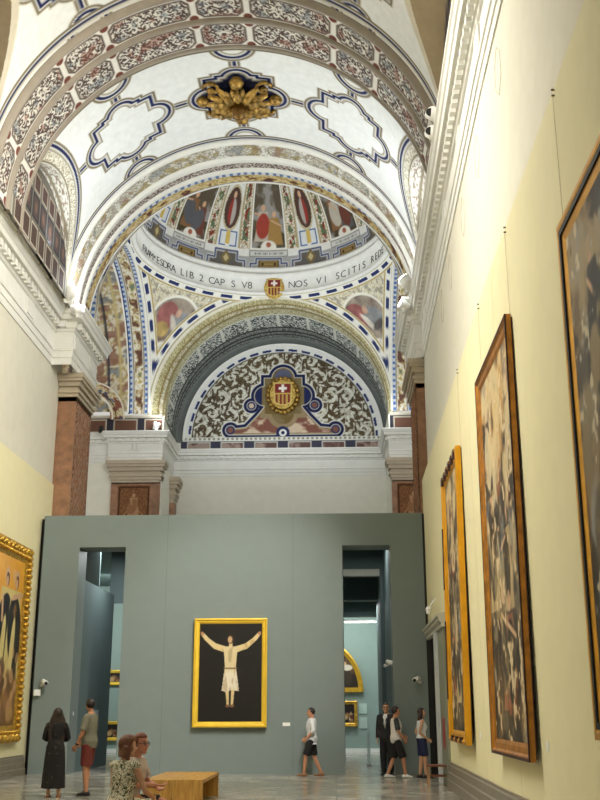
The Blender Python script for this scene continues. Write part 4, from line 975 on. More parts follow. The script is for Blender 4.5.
# ------------------------------------------------------------------ benches : plank boxes with open undersides
def wood_material():
    m = bpy.data.materials.new('honey_oak'); m.use_nodes = True; nt = m.node_tree; b = nt.nodes['Principled BSDF']
    tc = nt.nodes.new('ShaderNodeTexCoord'); mp = nt.nodes.new('ShaderNodeMapping'); mp.inputs['Scale'].default_value = (14, 1.2, 1.5)
    nt.links.new(tc.outputs['Object'], mp.inputs['Vector']); n = nt.nodes.new('ShaderNodeTexNoise'); n.inputs['Scale'].default_value = 2; n.inputs['Detail'].default_value = 6; n.inputs['Distortion'].default_value = .6
    nt.links.new(mp.outputs['Vector'], n.inputs['Vector']); r = nt.nodes.new('ShaderNodeValToRGB')
    r.color_ramp.elements[0].position = .3; r.color_ramp.elements[1].position = .72
    r.color_ramp.elements[0].color = (*lin((170, 122, 52)), 1); r.color_ramp.elements[1].color = (*lin((214, 168, 86)), 1)
    nt.links.new(n.outputs['Fac'], r.inputs['Fac']); nt.links.new(r.outputs['Color'], b.inputs['Base Color']); b.inputs['Roughness'].default_value = .4
    return m
OAK = wood_material()
def bench(label, loc, w, L, h, group=None, t=.06):
    r = empty('wooden_bench', loc); tag(r, label, 'bench', group)
    b = MB(); b.box(-w / 2, w / 2, 0, L, h - t, h); b.build('seat_top', OAK, r)
    for y in (0, L - t): b = MB(); b.box(-w / 2, w / 2, y, y + t, 0, h - t); b.build('end_panel', OAK, r)
    b = MB(); b.box(-w / 2 + .02, -w / 2 + .05, t, L - t, h - .2, h - t); b.build('side_rail', OAK, r)
bench('oak box bench, left one of the pair in front of the partition', (-3.14, 19.05, 0), .5, 2.55, .45, 'oak benches in the hall')
bench('oak box bench with open side, right one of the pair in front of the partition', (-2.61, 19.05, 0), .54, 2.55, .45, 'oak benches in the hall')
bench('oak box bench under the seated couple', (-2.32, 12.2, 0), 1.75, 1.1, .45, 'oak benches in the hall')

# chair by the right wall
r = empty('wooden_chair', (2.3, 24.4, 0), .0); tag(r, 'brown wooden attendant chair with tall red back beside the doorway', 'chair')
BW = mat('reddish_brown_wood', (128, 78, 52), .45, var=.15)
b = MB(); b.box(-.26, .2, -.22, .22, .41, .45); b.build('seat', BW, r)
for x in (-.24,): 
    for y in (-.2, .2): b = MB(); b.box(x - .018, x + .018, y - .018, y + .018, 0, .41); b.build('leg', mat('pale_wood', (170, 134, 96), .5), r)
for y in (-.2, .2): b = MB(); b.tube([(.27, y, 0), (.2, y, .45), (.16, y, .9)], .022, 8); b.build('back_leg', BW, r)
b = MB(); b.box(.14, .18, -.2, .2, .82, 1.45); b.build('backrest', mat('red_leather', (150, 22, 34), .45), r)
for y in (-.2, .2): b = MB(); b.box(-.2, .18, y - .01, y + .01, .2, .23); b.build('stretcher', BW, r)
# ------------------------------------------------------------------ people
SKIN = mat('skin', (206, 158, 126), .55, var=.05, vscale=12)
SKIN2 = mat('tanned_skin', (188, 134, 102), .55, var=.05, vscale=12)
EYEM = mat('dark_eye', (34, 26, 22), .3); LIPM = mat('lip', (168, 92, 84), .5)
def cr_path(pts, rad, sub=4):
    """smooth a joint chain"""
    P = [Vector(p) for p in pts]; out = []; ro = []
    for i in range(len(P) - 1):
        a, b, c, d = P[max(i - 1, 0)], P[i], P[i + 1], P[min(i + 2, len(P) - 1)]
        for k in range(sub):
            t = k / sub
            cr_ = .5 * ((2 * b) + (c - a) * t + (2 * a - 5 * b + 4 * c - d) * t * t + (3 * b - a - 3 * c + d) * t ** 3)
            out.append(cr_.lerp(b.lerp(c, t), .55)); ro.append(rad[i] + (rad[i + 1] - rad[i]) * t)
    out.append(P[-1]); ro.append(rad[-1]); return out, ro
def chain(mb, pts, rad, n=12, sub=4):
    p, r = cr_path(pts, rad, sub); mb.tube(p, r, n)
    for q, s in ((p[0], r[0]), (p[-1], r[-1])): ball(mb, q, (s, s, s))
def ball(mb, c, r, M=None, n=14):
    c = Vector(c); vs = []; fs = []; m = n // 2
    for i in range(m + 1):
        t = PI * i / m
        for k in range(n):
            a = 2 * PI * k / n; p = Vector((r[0] * math.sin(t) * math.cos(a), r[1] * math.sin(t) * math.sin(a), r[2] * math.cos(t)))
            vs.append(c + (M @ p if M else p))
    fs = [(i * n + k, i * n + (k + 1) % n, (i + 1) * n + (k + 1) % n, (i + 1) * n + k) for i in range(m) for k in range(n)]
    mb.add(vs, fs)
def loft(mb, rings, n=18):
    """rings: (centre, half width, half depth, lateral, forward)"""
    vs = []
    for c, a, b, L, Fw in rings:
        for k in range(n):
            t = 2 * PI * k / n; x, y = math.cos(t), math.sin(t)
            x = math.copysign(abs(x) ** .85, x); y = math.copysign(abs(y) ** .85, y)
            vs.append(Vector(c) + Vector(L) * (a * x) + Vector(Fw) * (b * y))
    m = len(rings)
    fs = [(i * n + k, i * n + (k + 1) % n, (i + 1) * n + (k + 1) % n, (i + 1) * n + k) for i in range(m - 1) for k in range(n)]
    fs += [tuple(range(n))[::-1], tuple(range((m - 1) * n, m * n))]
    mb.add(vs, fs)
def remesh(name, mb, m, parent, vox=.01, it=2):
    """fuse the shapes of mb into one continuous skin"""
    o = mb.build('temp_' + name, m); md = o.modifiers.new('r', 'REMESH'); md.mode = 'VOXEL'; md.voxel_size = vox; md.use_smooth_shade = True
    sm = o.modifiers.new('s', 'SMOOTH'); sm.factor = .5; sm.iterations = it
    me = bpy.data.meshes.new_from_object(o.evaluated_get(bpy.context.evaluated_depsgraph_get()))
    old = o.data; bpy.data.objects.remove(o); bpy.data.meshes.remove(old); me.name = name
    return link(name, me, m, parent, True)

SPINE = [(-.09, .12, .095, 0), (-.03, .155, .115, 0), (.05, .166, .118, -.008), (.16, .146, .1, .0), (.25, .153, .108, .006), (.34, .168, .118, .01), (.44, .176, .108, .0), (.505, .158, .082, -.012), (.545, .09, .068, -.014), (.57, .062, .06, -.01)]
SPINE_F = [(-.09, .12, .1, 0), (-.03, .16, .12, 0), (.05, .172, .122, -.01), (.17, .126, .092, .0), (.25, .134, .1, .008), (.34, .148, .124, .02), (.43, .15, .1, .005), (.5, .138, .074, -.012), (.54, .078, .058, -.014), (.57, .05, .05, -.01)]
def person(label, loc, rz, H, female=False, pelvis=None, spine=(0, .0, 1), head_yaw=0., head_pitch=0., feet=None, knees=None, elbows=None, wrists=None, skin=None, vox=.009, face=True):
    k = H / 1.75; r = empty('person', loc, rz); tag(r, label, 'person'); S = skin or SKIN
    p0 = Vector(pelvis or (0, 0, .93)) * 1.0 if pelvis else Vector((0, 0, .93 * k)); sp = Vector(spine).normalized()
    L = Vector((1, 0, 0)); Fw = sp.cross(L) * -1; Fw = L.cross(sp) * -1 if False else sp.cross(L); 
    if Fw.y < 0: Fw = -Fw
    tab = SPINE_F if female else SPINE
    def at(h, y=0.): return p0 + sp * (h * k) + Fw * (y * k)
    def rings(h0, h1, inf=0., tabm=None, flare=0.):
        hs = sorted(set([h0, h1] + [t[0] for t in tab if h0 < t[0] < h1])); out = []
        for h in hs:
            a = np.interp(h, [t[0] for t in tab], [t[1] for t in tab]); b = np.interp(h, [t[0] for t in tab], [t[2] for t in tab]); y = np.interp(h, [t[0] for t in tab], [t[3] for t in tab])
            out.append((at(h, y), a * k + inf, b * k + inf, L, Fw))
        return out
    sw = (.165 if female else .19) * k
    sh = [at(.485, -.01) + L * (s * sw) for s in (-1, 1)]
    hip = [at(-.02) + L * (s * .09 * k) for s in (-1, 1)]
    feet = feet or [(-.1, 0, 0), (.1, 0.02, 0)]
    ank = [Vector((x, y, z + .08)) for x, y, z in feet]
    kn = [Vector(q) for q in knees] if knees else [hip[i].lerp(ank[i], .5) + Vector((0, .025, .02)) for i in (0, 1)]
    el = [Vector(q) for q in elbows] if elbows else [sh[i] + Vector(((-1, 1)[i] * .05, -.02, -.29 * k)) for i in (0, 1)]
    wr = [Vector(q) for q in wrists] if wrists else [el[i] + Vector(((-1, 1)[i] * .0, .05, -.25 * k)) for i in (0, 1)]
    f_ = .88 if female else 1.
    b = MB(); loft(b, rings(-.09, .57))
    for i in (0, 1):
        ball(b, sh[i], (.06 * k * f_,) * 3)
        chain(b, [sh[i], sh[i].lerp(el[i], .45), el[i], el[i].lerp(wr[i], .4), wr[i]], [.052 * k * f_, .047 * k * f_, .039 * k * f_, .037 * k * f_, .026 * k * f_])
        chain(b, [hip[i], hip[i].lerp(kn[i], .5), kn[i], kn[i].lerp(ank[i], .38), ank[i]], [.088 * k, .075 * k, .056 * k, .055 * k, .036 * k])
        t = Vector((0, 1, 0)); b_a = ank[i]
        loft(b, [(b_a + t * y + Vector((0, 0, z)), w, h, L, Vector((0, 0, 1))) for y, z, w, h in ((-.07, -.05, .025, .03), (-.03, -.04, .034, .04), (.05, -.045, .038, .032), (.12, -.06, .042, .02), (.16, -.066, .034, .014))], 12)
        # hand : palm, four fingers and a thumb
        d = (wr[i] - el[i]).normalized(); s = (1, -1)[i]; nrm = d.cross(Vector((0, 1, 0)) if abs(d.y) < .8 else Vector((0, 0, 1))).normalized(); wd = d.cross(nrm).normalized()
        hk = .95 * k * f_
        loft(b, [(wr[i] + d * (q * hk), w * hk, .013 * hk, wd, nrm) for q, w in ((-.01, .024), (.03, .036), (.07, .042), (.09, .038))], 10)
        for j, (o, ln) in enumerate(((-.036, .066), (-.012, .078), (.012, .074), (.036, .058))):
            a0 = wr[i] + d * (.085 * hk) + wd * (o * hk); d1 = (d + wd * (o * 2.4)).normalized(); cu = nrm * s
            b.tube([a0 - d * .01, a0 + d1 * (ln * .45 * hk) + cu * (.006 * hk), a0 + d1 * (ln * .78 * hk) + cu * (.022 * hk), a0 + d1 * (ln * .95 * hk) + cu * (.04 * hk)], [.0092 * hk, .009 * hk, .0085 * hk, .007 * hk], 8)
        th = wd if wd.y > 0 else -wd
        b.tube([wr[i] + d * (.025 * hk) + th * (.02 * hk), wr[i] + d * (.055 * hk) + th * (.05 * hk), wr[i] + d * (.09 * hk) + th * (.058 * hk)], [.013 * hk, .011 * hk, .008 * hk], 8)
    # head
    hc = at(.70, .02); MH = Matrix.Rotation(head_yaw, 3, 'Z') @ Matrix.Rotation(head_pitch, 3, 'X')
    def hp(x, y, z): return hc + MH @ Vector((x * k, y * k, z * k))
    chain(b, [at(.52, -.012), at(.6, -.004), hp(0, -.01, -.06)], [.062 * k * f_, .054 * k * f_, .056 * k * f_])
    ball(b, hp(0, -.012, .03), (.077 * k, .096 * k, .092 * k), MH, 18)
    ball(b, hp(0, .02, -.03), (.064 * k, .072 * k, .085 * k), MH, 18)
    ball(b, hp(0, .05, -.088), (.04 * k, .04 * k, .03 * k), MH)
    b.tube([hp(0, .083, .03), hp(0, .098, .0), hp(0, .112, -.022)], [.009 * k, .012 * k, .015 * k], 8); ball(b, hp(0, .1, -.024), (.019 * k, .014 * k, .011 * k), MH)
    for s in (-1, 1): ball(b, hp(s * .078, -.008, -.005), (.012 * k, .022 * k, .034 * k), MH); ball(b, hp(s * .036, .07, -.02), (.022 * k, .02 * k, .02 * k), MH)
    remesh('body', b, S, r, vox)
    if face:
        for s in (-1, 1):
            e = MB(); ball(e, hp(s * .032, .083, .012), (.013 * k, .008 * k, .007 * k), MH, 10); e.build('eye', EYEM, r, True)
            e = MB(); e.tube([hp(s * .014, .09, .032), hp(s * .034, .088, .038), hp(s * .052, .074, .032)], .0045 * k, 6); e.build('eyebrow', EYEM, r)
        e = MB(); ball(e, hp(0, .088, -.055), (.024 * k, .01 * k, .007 * k), MH, 10); e.build('mouth', LIPM, r, True)
    r['_k'] = k; del r['_k']
    return dict(r=r, k=k, at=at, rings=rings, sh=sh, el=el, wr=wr, hip=hip, kn=kn, ank=ank, hp=hp, MH=MH, L=L, F=Fw, f=f_)
def top(P, name, m, h0, h1, inf=.018, sleeve=0., sm=None, sr=.02, vox=.011, flare=0., lens=(0, 1)):
    b = MB(); rg = P['rings'](h0, h1, inf)
    if flare: c, a, d, l_, f_ = rg[0]; rg[0] = (c, a + flare, d + flare, l_, f_)
    loft(b, rg); k = P['k']
    for i in (0, 1):
        if not sleeve: continue
        sv = MB() if sm else b
        s, e, w = P['sh'][i], P['el'][i], P['wr'][i]; f_ = P['f']
        if sleeve <= 1: pts = [s + (P['at'](.5) - s) * .35, s, s.lerp(e, sleeve * .5), s.lerp(e, sleeve)]; rr = [.05, .06, .057, .058]
        else: pts = [s + (P['at'](.5) - s) * .35, s, s.lerp(e, .6), e, e.lerp(w, sleeve - 1)]; rr = [.05, .06, .055, .05, .044]
        p, q = cr_path(pts, [x * k * f_ + sr * .6 for x in rr], 3); sv.tube(p, q, 12)
        if sm: remesh('sleeve', sv, sm, P['r'], vox)
    return remesh(name, b, m, P['r'], vox)
def shorts(P, name, m, to=.9, inf=.03, h1=.14, vox=.012):
    b = MB(); loft(b, P['rings'](-.09, h1 - .06, .01)); k = P['k']
    for i in (0, 1):
        h, n = P['hip'][i], P['kn'][i]; b.tube([h + Vector((0, 0, .02)), h.lerp(n, .5 * to), h.lerp(n, to)], [.092 * k + .012, .08 * k + inf * .8, .068 * k + inf], 14)
    return remesh(name, b, m, P['r'], vox)
def shoe(P, i, m, sole=None):
    a = P['ank'][i]; t = Vector((0, 1, 0)); b = MB()
    loft(b, [(a + t * y + Vector((0, 0, z)), w, h, P['L'], Vector((0, 0, 1))) for y, z, w, h in ((-.085, -.05, .028, .032), (-.05, -.038, .042, .044), (.03, -.036, .046, .046), (.1, -.052, .05, .03), (.16, -.058, .046, .022), (.185, -.064, .03, .014))], 14)
    o = b.build('shoe', m, P['r'], True)
    s = MB(); loft(s, [(a + t * y + Vector((0, 0, -.074)), w, .01, P['L'], Vector((0, 0, 1))) for y, w in ((-.09, .03), (-.05, .045), (.04, .048), (.12, .052), (.17, .046), (.195, .028))], 12); s.build('sole', sole or SOLE, o)
def hair(P, m, long=0., side=.0, front=.045, puff=1.0, width=.09, name='hair'):
    """cap of hair over the skull, face left open; long = length hanging below the skull down the back"""
    k = P['k']; b = MB(); vs = []; n, mm = 26, 16; c0 = (0, -.014, .03)
    for i in range(mm + 1):
        t = PI * i / mm
        for q in range(n):
            a = 2 * PI * q / n; d = Vector((math.sin(t) * math.cos(a), math.sin(t) * math.sin(a), math.cos(t)))
            y, z = d.y, d.z
            hairy = 1. if (y < .25 + side or z > .52 - front) else 0.
            if z < -.55 - side and y > -.3: hairy = 0
            if z < -.75: hairy = 0.
            R_ = (.088, .108, .106) if hairy else (.06, .07, .08)
            vs.append(P['hp'](c0[0] + d.x * R_[0] * puff, c0[1] + d.y * R_[1] * puff, c0[2] + d.z * R_[2] * puff))
    fs = [(i * n + q, i * n + (q + 1) % n, (i + 1) * n + (q + 1) % n, (i + 1) * n + q) for i in range(mm) for q in range(n)]
    b.add(vs, fs)
    if long:
        loft(b, [(P['hp'](0, -.055 - .02 * u, .05 - u * long), width * min(1., .62 + u * 1.6) * (.95 + .25 * math.sin(u * 2.6)) * k, (.05 - .012 * u) * k, P['MH'] @ Vector((1, 0, 0)), P['MH'] @ Vector((0, 1, 0))) for u in np.linspace(0, 1, 8)], 16)
        for s in (-1, 1): chain(b, [P['hp'](s * .06, -.03, .08), P['hp'](s * .088, -.02, -.02), P['hp'](s * .092, -.03, -.02 - min(long, .2) * .7)], [.03 * k, .034 * k, .022 * k], 10)
    return remesh(name, b, m, P['r'], .008, 3)
def glasses(P, m):
    b = MB(); k = P['k']
    for s in (-1, 1):
        b.tube([P['hp'](s * .033 + .021 * math.cos(a), .098, .01 + .017 * math.sin(a)) for a in np.linspace(0, 2 * PI, 15)], .0035 * k, 6); b.tube([P['hp'](s * .055, .096, .014), P['hp'](s * .08, .0, .012)], .003 * k, 6)
    b.tube([P['hp'](-.012, .1, .014), P['hp'](.012, .1, .014)], .003 * k, 6); b.build('glasses', m, P['r'])
def cloth(n, c, var=.08, sc=20): return mat(n, c, .85, var=var, vscale=sc, bump=.25, bscale=16)
BLK = cloth('black_cotton', (24, 23, 25)); BROWNH = mat('brown_hair', (112, 68, 44), .5, var=.3, vscale=40, bump=.4, bscale=60); DARKH = mat('dark_hair', (34, 24, 20), .5, var=.3, vscale=40, bump=.4, bscale=60)
RUST = mat('reddish_hair', (118, 66, 44), .5, var=.25, vscale=40, bump=.4, bscale=60)
SOLE = mat('rubber_sole', (60, 58, 56), .7); SHOEB = mat('black_shoe', (20, 20, 22), .5); SHOEW = mat('white_shoe', (226, 224, 218), .5); SHOET = mat('tan_shoe', (140, 94, 58), .5)
def lace_mat():
    m = cloth('black_lace_print', (22, 20, 22)); nt = m.node_tree; b = nt.nodes['Principled BSDF']; tc = nt.nodes.new('ShaderNodeTexCoord')
    v = nt.nodes.new('ShaderNodeTexNoise'); v.inputs['Scale'].default_value = 11; v.inputs['Detail'].default_value = 3; v.inputs['Distortion'].default_value = 1.5
    nt.links.new(tc.outputs['Object'], v.inputs['Vector']); r = nt.nodes.new('ShaderNodeValToRGB'); r.color_ramp.elements[0].position = .62; r.color_ramp.elements[1].position = .7
    r.color_ramp.elements[0].color = (*lin((22, 20, 22)), 1); r.color_ramp.elements[1].color = (*lin((86, 70, 62)), 1); nt.links.new(v.outputs['Fac'], r.inputs['Fac']); nt.links.new(r.outputs['Color'], b.inputs['Base Color']); return m
def floral_mat():
    m = cloth('leaf_print_fabric', (220, 214, 190)); nt = m.node_tree; b = nt.nodes['Principled BSDF']; tc = nt.nodes.new('ShaderNodeTexCoord')
    v = nt.nodes.new('ShaderNodeTexNoise'); v.inputs['Scale'].default_value = 17; v.inputs['Detail'].default_value = 2; v.inputs['Distortion'].default_value = 2.2
    nt.links.new(tc.outputs['Object'], v.inputs['Vector']); r = nt.nodes.new('ShaderNodeValToRGB'); e = r.color_ramp.elements
    e[0].position = .40; e[0].color = (*lin((70, 76, 52)), 1); e[1].position = .47; e[1].color = (*lin((232, 224, 196)), 1)
    q = e.new(.56); q.color = (*lin((240, 234, 214)), 1); q = e.new(.62); q.color = (*lin((124, 122, 84)), 1)
    nt.links.new(v.outputs['Fac'], r.inputs['Fac']); nt.links.new(r.outputs['Color'], b.inputs['Base Color']); return m

# woman in black, seen from behind
P = person('person in long black dress with long dark hair, seen from behind near the left wall', (-5.55, 21.2, 0), .12, 1.66, True, feet=[(-.09, 0, 0), (.11, .0, 0)], elbows=[(-.225, .05, 1.1), (.225, .05, 1.1)], wrists=[(-.1, .2, 1.08), (.1, .22, 1.05)], head_yaw=.25, face=False)
LACE = lace_mat(); b = MB(); k = P['k']
loft(b, P['rings'](-.02, .53, .022)); loft(b, [(Vector((0, 0, z)), a, d, P['L'], P['F']) for z, a, d in ((.17, .235, .21), (.35, .225, .195), (.6, .21, .175), (.8, .195, .16), (.92, .182, .148), (1.05, .15, .118))], 20)
for i in (0, 1): p_, q_ = cr_path([P['at'](.5), P['sh'][i], P['el'][i], P['el'][i].lerp(P['wr'][i], .6)], [.07, .066, .06, .055], 3); b.tube(p_, q_, 12)
remesh('dress', b, LACE, P['r'], .012)
hair(P, mat('dark_brown_hair', (40, 27, 22), .45, var=.35, vscale=30, bump=.4, bscale=50), .6, .12, width=.15, puff=1.1)
SAND = mat('tan_sandal', (150, 100, 66), .6)
for i in (0, 1):
    a = P['ank'][i]; b = MB(); b.box(a.x - .045, a.x + .045, a.y - .09, a.y + .17, a.z - .082, a.z - .066); b.tube([(a.x - .046, a.y + .07, a.z - .07), (a.x, a.y + .07, a.z - .0), (a.x + .046, a.y + .07, a.z - .07)], .012, 6); b.build('sandal', SAND, P['r'])

# man in grey shirt and maroon shorts
P = person('person in grey-green short-sleeved shirt and maroon shorts facing the left opening', (-4.98, 21.6, 0), 1.42, 1.85, feet=[(-.1, -.03, 0), (.1, .05, 0)], elbows=[(-.26, .05, 1.19), (.25, .0, 1.2)], wrists=[(-.25, .16, .97), (.22, .2, 1.02)], head_yaw=-.85, head_pitch=.1, face=True, skin=SKIN2)
top(P, 'shirt', cloth('grey_green_shirt', (124, 122, 106)), -.08, .545, .03, .85)
shorts(P, 'shorts', cloth('maroon_cotton', (112, 46, 38)), .95)
for i in (0, 1): shoe(P, i, SHOEB)
b = MB(); b.tube([P['wr'][0].lerp(P['el'][0], .12), P['wr'][0].lerp(P['el'][0], .0)], .036, 12); b.build('wristband', SHOEB, P['r']); hair(P, DARKH, 0)

# seated woman in leaf print
P = person('person in leaf-print sleeveless dress with brown bob sitting on the bench, back turned', (-2.46, 12.4, 0), -.55, 1.66, True, pelvis=(0, 0, .55), spine=(0, .12, 1), feet=[(-.12, .5, 0), (.12, .52, 0)], knees=[(-.11, .44, .54), (.11, .46, .54)], elbows=[(-.25, .14, .74), (.26, .12, .74)], wrists=[(-.12, .36, .64), (.16, .38, .64)], head_yaw=-.5, head_pitch=-.05, face=True, vox=.008)
FL = floral_mat(); b = MB(); loft(b, P['rings'](-.09, .54, .02)); 
for i in (0, 1): b.tube([P['hip'][i], P['hip'][i].lerp(P['kn'][i], .5), P['hip'][i].lerp(P['kn'][i], .95)], [.11, .105, .095], 14); ball(b, P['sh'][i] + Vector((0, 0, .005)), (.07, .068, .05))
remesh('dress', b, FL, P['r'], .01)
hair(P, BROWNH, .17, .2, puff=1.14, width=.1)
for i in (0, 1): shoe(P, i, SHOET)

# seated man with glasses
P = person('person with reddish hair and glasses in pale shirt sitting on the bench, facing right', (-2.52, 13.08, 0), -1.75, 1.72, pelvis=(0, 0, .55), spine=(0, .2, 1), feet=[(-.12, .46, 0), (.12, .5, 0)], knees=[(-.13, .42, .55), (.13, .44, .55)], elbows=[(-.26, .16, .78), (.25, .18, .78)], wrists=[(-.08, .36, .72), (.06, .38, .76)], head_yaw=-.4, head_pitch=-.05, vox=.008, skin=mat('ruddy_skin', (212, 150, 126), .55, var=.05))
top(P, 'shirt', cloth('pale_stripe_shirt', (204, 190, 186)), -.06, .545, .022, .8); shorts(P, 'shorts', cloth('dark_navy_cotton', (34, 36, 46)), .88)
hair(P, RUST, .1, .08, puff=1.04); glasses(P, mat('dark_frame', (60, 36, 32), .4))
for i in (0, 1): shoe(P, i, SHOEB)

# walking man in white shirt
P = person('person in white shirt and black shorts walking left in front of the partition', (-.63, 28.05, 0), PI / 2 - .05, 1.68, feet=[(-.07, .2, 0), (.07, -.24, 0)], knees=[(-.09, .15, .48), (.09, -.06, .47)], elbows=[(-.25, -.06, 1.12), (.24, .0, 1.12)], wrists=[(-.2, .12, .92), (.2, .16, .94)], head_yaw=.05, skin=SKIN2)
top(P, 'shirt', cloth('white_linen', (214, 216, 220)), -.12, .55, .03, 1.25, vox=.011, flare=.03); shorts(P, 'shorts', BLK, .92); hair(P, DARKH, 0)
for i in (0, 1): shoe(P, i, SHOET)

# museum attendant in the opening
P = person('person in dark suit with glasses and lanyard standing inside the right opening', (1.34, 28.35, 0), PI - .35, 1.8, feet=[(-.1, 0, 0), (.1, .0, 0)], head_yaw=.3)
top(P, 'jacket', cloth('charcoal_suit', (34, 34, 38)), -.12, .55, .035, 1.9)
b = MB()
for i in (0, 1): b.tube([P['hip'][i], P['kn'][i], P['ank'][i] + Vector((0, 0, .0))], [.11, .085, .075], 14)
loft(b, P['rings'](-.09, .1, .02)); remesh('trousers', b, cloth('charcoal_trousers', (28, 28, 32)), P['r'], .012)
b = MB(); loft(b, [(P['at'](h, y), a, .02, P['L'], P['F']) for h, a, y in ((.2, .012, .128), (.34, .045, .148), (.48, .06, .115), (.55, .05, .075))], 12); b.build('shirt_front', cloth('white_cotton', (222, 222, 220)), P['r'], True)
b = MB(); b.tube([P['at'](.55, .06) + P['L'] * -.06, P['at'](.4, .165) + P['L'] * -.03, P['at'](.2, .165), P['at'](.4, .165) + P['L'] * .03, P['at'](.55, .06) + P['L'] * .06], .007, 6); b.build('lanyard', mat('dark_ribbon', (40, 44, 60), .6), P['r'])
hair(P, DARKH, 0); glasses(P, SHOEB)
for i in (0, 1): shoe(P, i, SHOEB)

# man in raglan shirt
P = person('person in white shirt with dark sleeves, black shorts and white sneakers beside the right opening', (1.52, 27.3, 0), -PI / 2 + .1, 1.7, feet=[(-.1, -.22, 0), (.1, .2, 0)], elbows=[(-.24, -.03, 1.13), (.25, .02, 1.13)], wrists=[(-.14, .2, 1.0), (.2, .17, .92)], knees=[(-.09, -.06, .47), (.1, .15, .48)], skin=SKIN2)
top(P, 'shirt', cloth('white_tee', (216, 210, 204)), -.08, .53, .026, .95, cloth('charcoal_sleeve', (52, 54, 56))); shorts(P, 'shorts', BLK, 1.0, .035); hair(P, DARKH, 0, .1, puff=1.06)
for i in (0, 1): shoe(P, i, SHOEW)

# woman in white top
P = person('person in white sleeveless top and navy shorts standing near the wooden chair', (2.16, 27.2, 0), -PI / 2 + .15, 1.67, True, feet=[(-.09, -.05, 0), (.09, .06, 0)], elbows=[(-.2, -.1, 1.08), (.22, -.1, 1.08)], wrists=[(-.16, .1, .92), (.19, .12, .92)])
top(P, 'tank_top', cloth('white_knit', (222, 226, 228)), .06, .5, .016, 0); shorts(P, 'shorts', cloth('navy_cotton', (30, 38, 74)), .92, .03, .15)
hair(P, mat('auburn_hair', (50, 26, 26), .45, var=.3, vscale=40, bump=.4, bscale=60), .3, .1, width=.08)
for i in (0, 1): shoe(P, i, SHOEB)
# ------------------------------------------------------------------ lights and camera
def area(name, loc, aim, sx, sy, power, col=(1, 1, 1), spread=PI):
    l = bpy.data.lights.new(name, 'AREA'); l.shape = 'RECTANGLE'; l.size = sx; l.size_y = sy; l.energy = power; l.color = col; l.spread = spread
    o = bpy.data.objects.new(name, l); C.objects.link(o); o.location = loc
    d = Vector(aim) - Vector(loc); o.rotation_euler = d.to_track_quat('-Z', 'Y').to_euler(); return o
def point(name, loc, power, col=(1, 1, 1), rad=.15):
    l = bpy.data.lights.new(name, 'POINT'); l.energy = power; l.color = col; l.shadow_soft_size = rad
    o = bpy.data.objects.new(name, l); C.objects.link(o); o.location = loc; return o
def spot(name, loc, aim, power, deg, col=(1, 1, 1), blend=.6, rad=.2):
    l = bpy.data.lights.new(name, 'SPOT'); l.energy = power; l.spot_size = math.radians(deg); l.spot_blend = blend; l.color = col; l.shadow_soft_size = rad
    o = bpy.data.objects.new(name, l); C.objects.link(o); o.location = loc
    d = Vector(aim) - Vector(loc); o.rotation_euler = d.to_track_quat('-Z', 'Y').to_euler(); return o
COOL = (.88, .95, 1.); WARM = (1., .95, .84)
# cornice uplights washing the vault
area('cornice_uplight', (-7.5, 25.6, 13.7), (-1, 25.6, 19.5), .3, 3.6, 255, COOL)
area('cornice_uplight', (2.0, 25.6, 13.7), (-4, 25.6, 19.5), .3, 3.6, 255, COOL)
area('cornice_uplight', (-7.5, 18.0, 13.7), (-1, 18, 19.5), .3, 5, 40, WARM)
area('cornice_uplight', (2.0, 18.0, 13.7), (-4, 18, 19.5), .3, 5, 40, WARM)
# projector lamps
point('projector_light', (-7.35, 28.15, 13.9), 40, COOL, .12)
point('projector_light', (1.85, 27.9, 13.9), 40, COOL, .12)
point('projector_light', (-7.1, 40.3, 13.4), 34, COOL, .12)
point('projector_light', (2.3, 40.3, 13.4), 34, COOL, .12)
# unseen area fill hanging in mid-air across crossing, dome and sanctuary
area('crossing_fill', (-2.6, 31.4, 13.4), (-2.6, 39.5, 18.5), 6, .4, 300, COOL, 2.4)
area('dome_fill', (-2.6, 36.0, 12.8), (-2.6, 36.5, 24), 4, 3, 160, COOL)
area('sanctuary_fill', (-2.3, 42.0, 12.6), (-2.3, 44.5, 15.5), 6, .4, 28, COOL)
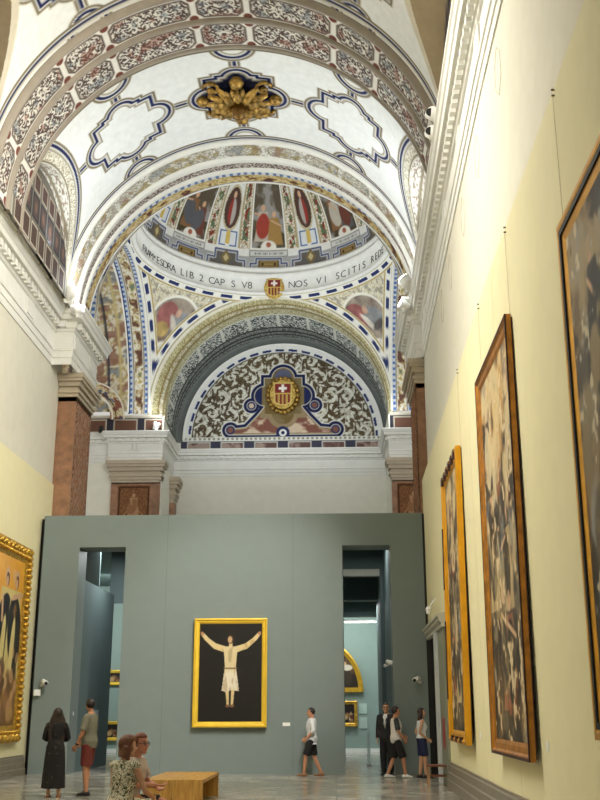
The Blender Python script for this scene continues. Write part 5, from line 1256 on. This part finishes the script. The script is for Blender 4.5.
# added soft fill for the walls, hung just off the opposite cornices
area('wall_fill', (-7.6, 14.5, 13.6), (2.4, 16, 2), .4, 17, 1350, WARM, 1.6)
area('wall_fill', (1.6, 16, 13.9), (-8.4, 22, 6.5), .4, 14, 1300, WARM, 1.8)
spot('painting_spot', (1.6, 17.5, 13.2), (-2.8, 28.7, 3), 5200, 34, (1, .98, .92), .8, .25)
spot('partition_spot', (1.0, 12, 13.2), (-6, 28.7, 3.5), 3800, 40, (1, .98, .92), .9, .3)
# rooms behind the partition
area('room_light', (-1.5, 41.6, 6.3), (-.8, 43.8, 2.2), 5, .4, 130, (.95, 1, .98))
area('room_light', (1.0, 40.5, 6.0), (1.0, 40.5, 0), 1, 2, 160, (.95, 1, .98))
area('passage_light', (-6.4, 31.5, 6.3), (-7.3, 31.8, 1), .8, 1.5, 110, (.95, 1, 1))
area('room_light', (.95, 36.9, 5.2), (.95, 36.9, 0), .8, .6, 50, (.95, 1, .98))
area('passage_light', (.9, 31.6, 6.5), (.9, 31.6, 0), .8, .8, 45, (.95, 1, .98))
area('room_light', (-8.5, 39, 6.0), (-8.8, 43.8, 2), 1.5, .6, 200, (.95, 1, .98))
w = bpy.data.worlds.new('hall_ambient'); w.use_nodes = True; bpy.context.scene.world = w
bg = w.node_tree.nodes['Background']; bg.inputs['Color'].default_value = (1, .97, .9, 1); bg.inputs['Strength'].default_value = .62

f, yaw, pit, roll = 1022.4, -.0326, .2955, -.0022
cy_, sy_, cp, sp, cr, sr = math.cos(yaw), math.sin(yaw), math.cos(pit), math.sin(pit), math.cos(roll), math.sin(roll)
F = Vector((sy_ * cp, cy_ * cp, sp)); R_ = Vector((cy_, -sy_, 0)); U_ = R_.cross(F)
Rr = R_ * cr + U_ * sr; Ur = U_ * cr - R_ * sr
cam = bpy.data.cameras.new('camera'); cam.sensor_fit = 'VERTICAL'; cam.sensor_height = 24; cam.lens = 24 * f / 800; cam.clip_end = 200
co = bpy.data.objects.new('camera', cam); C.objects.link(co)
co.matrix_world = Matrix(((Rr.x, Ur.x, -F.x, 0), (Rr.y, Ur.y, -F.y, 0), (Rr.z, Ur.z, -F.z, 1.6), (0, 0, 0, 1)))
sc_ = bpy.context.scene; sc_.camera = co
sc_.view_settings.view_transform = 'Standard'; sc_.view_settings.look = 'None'; sc_.view_settings.gamma = 1; sc_.view_settings.use_curve_mapping = False
sc_.view_settings.exposure = 0
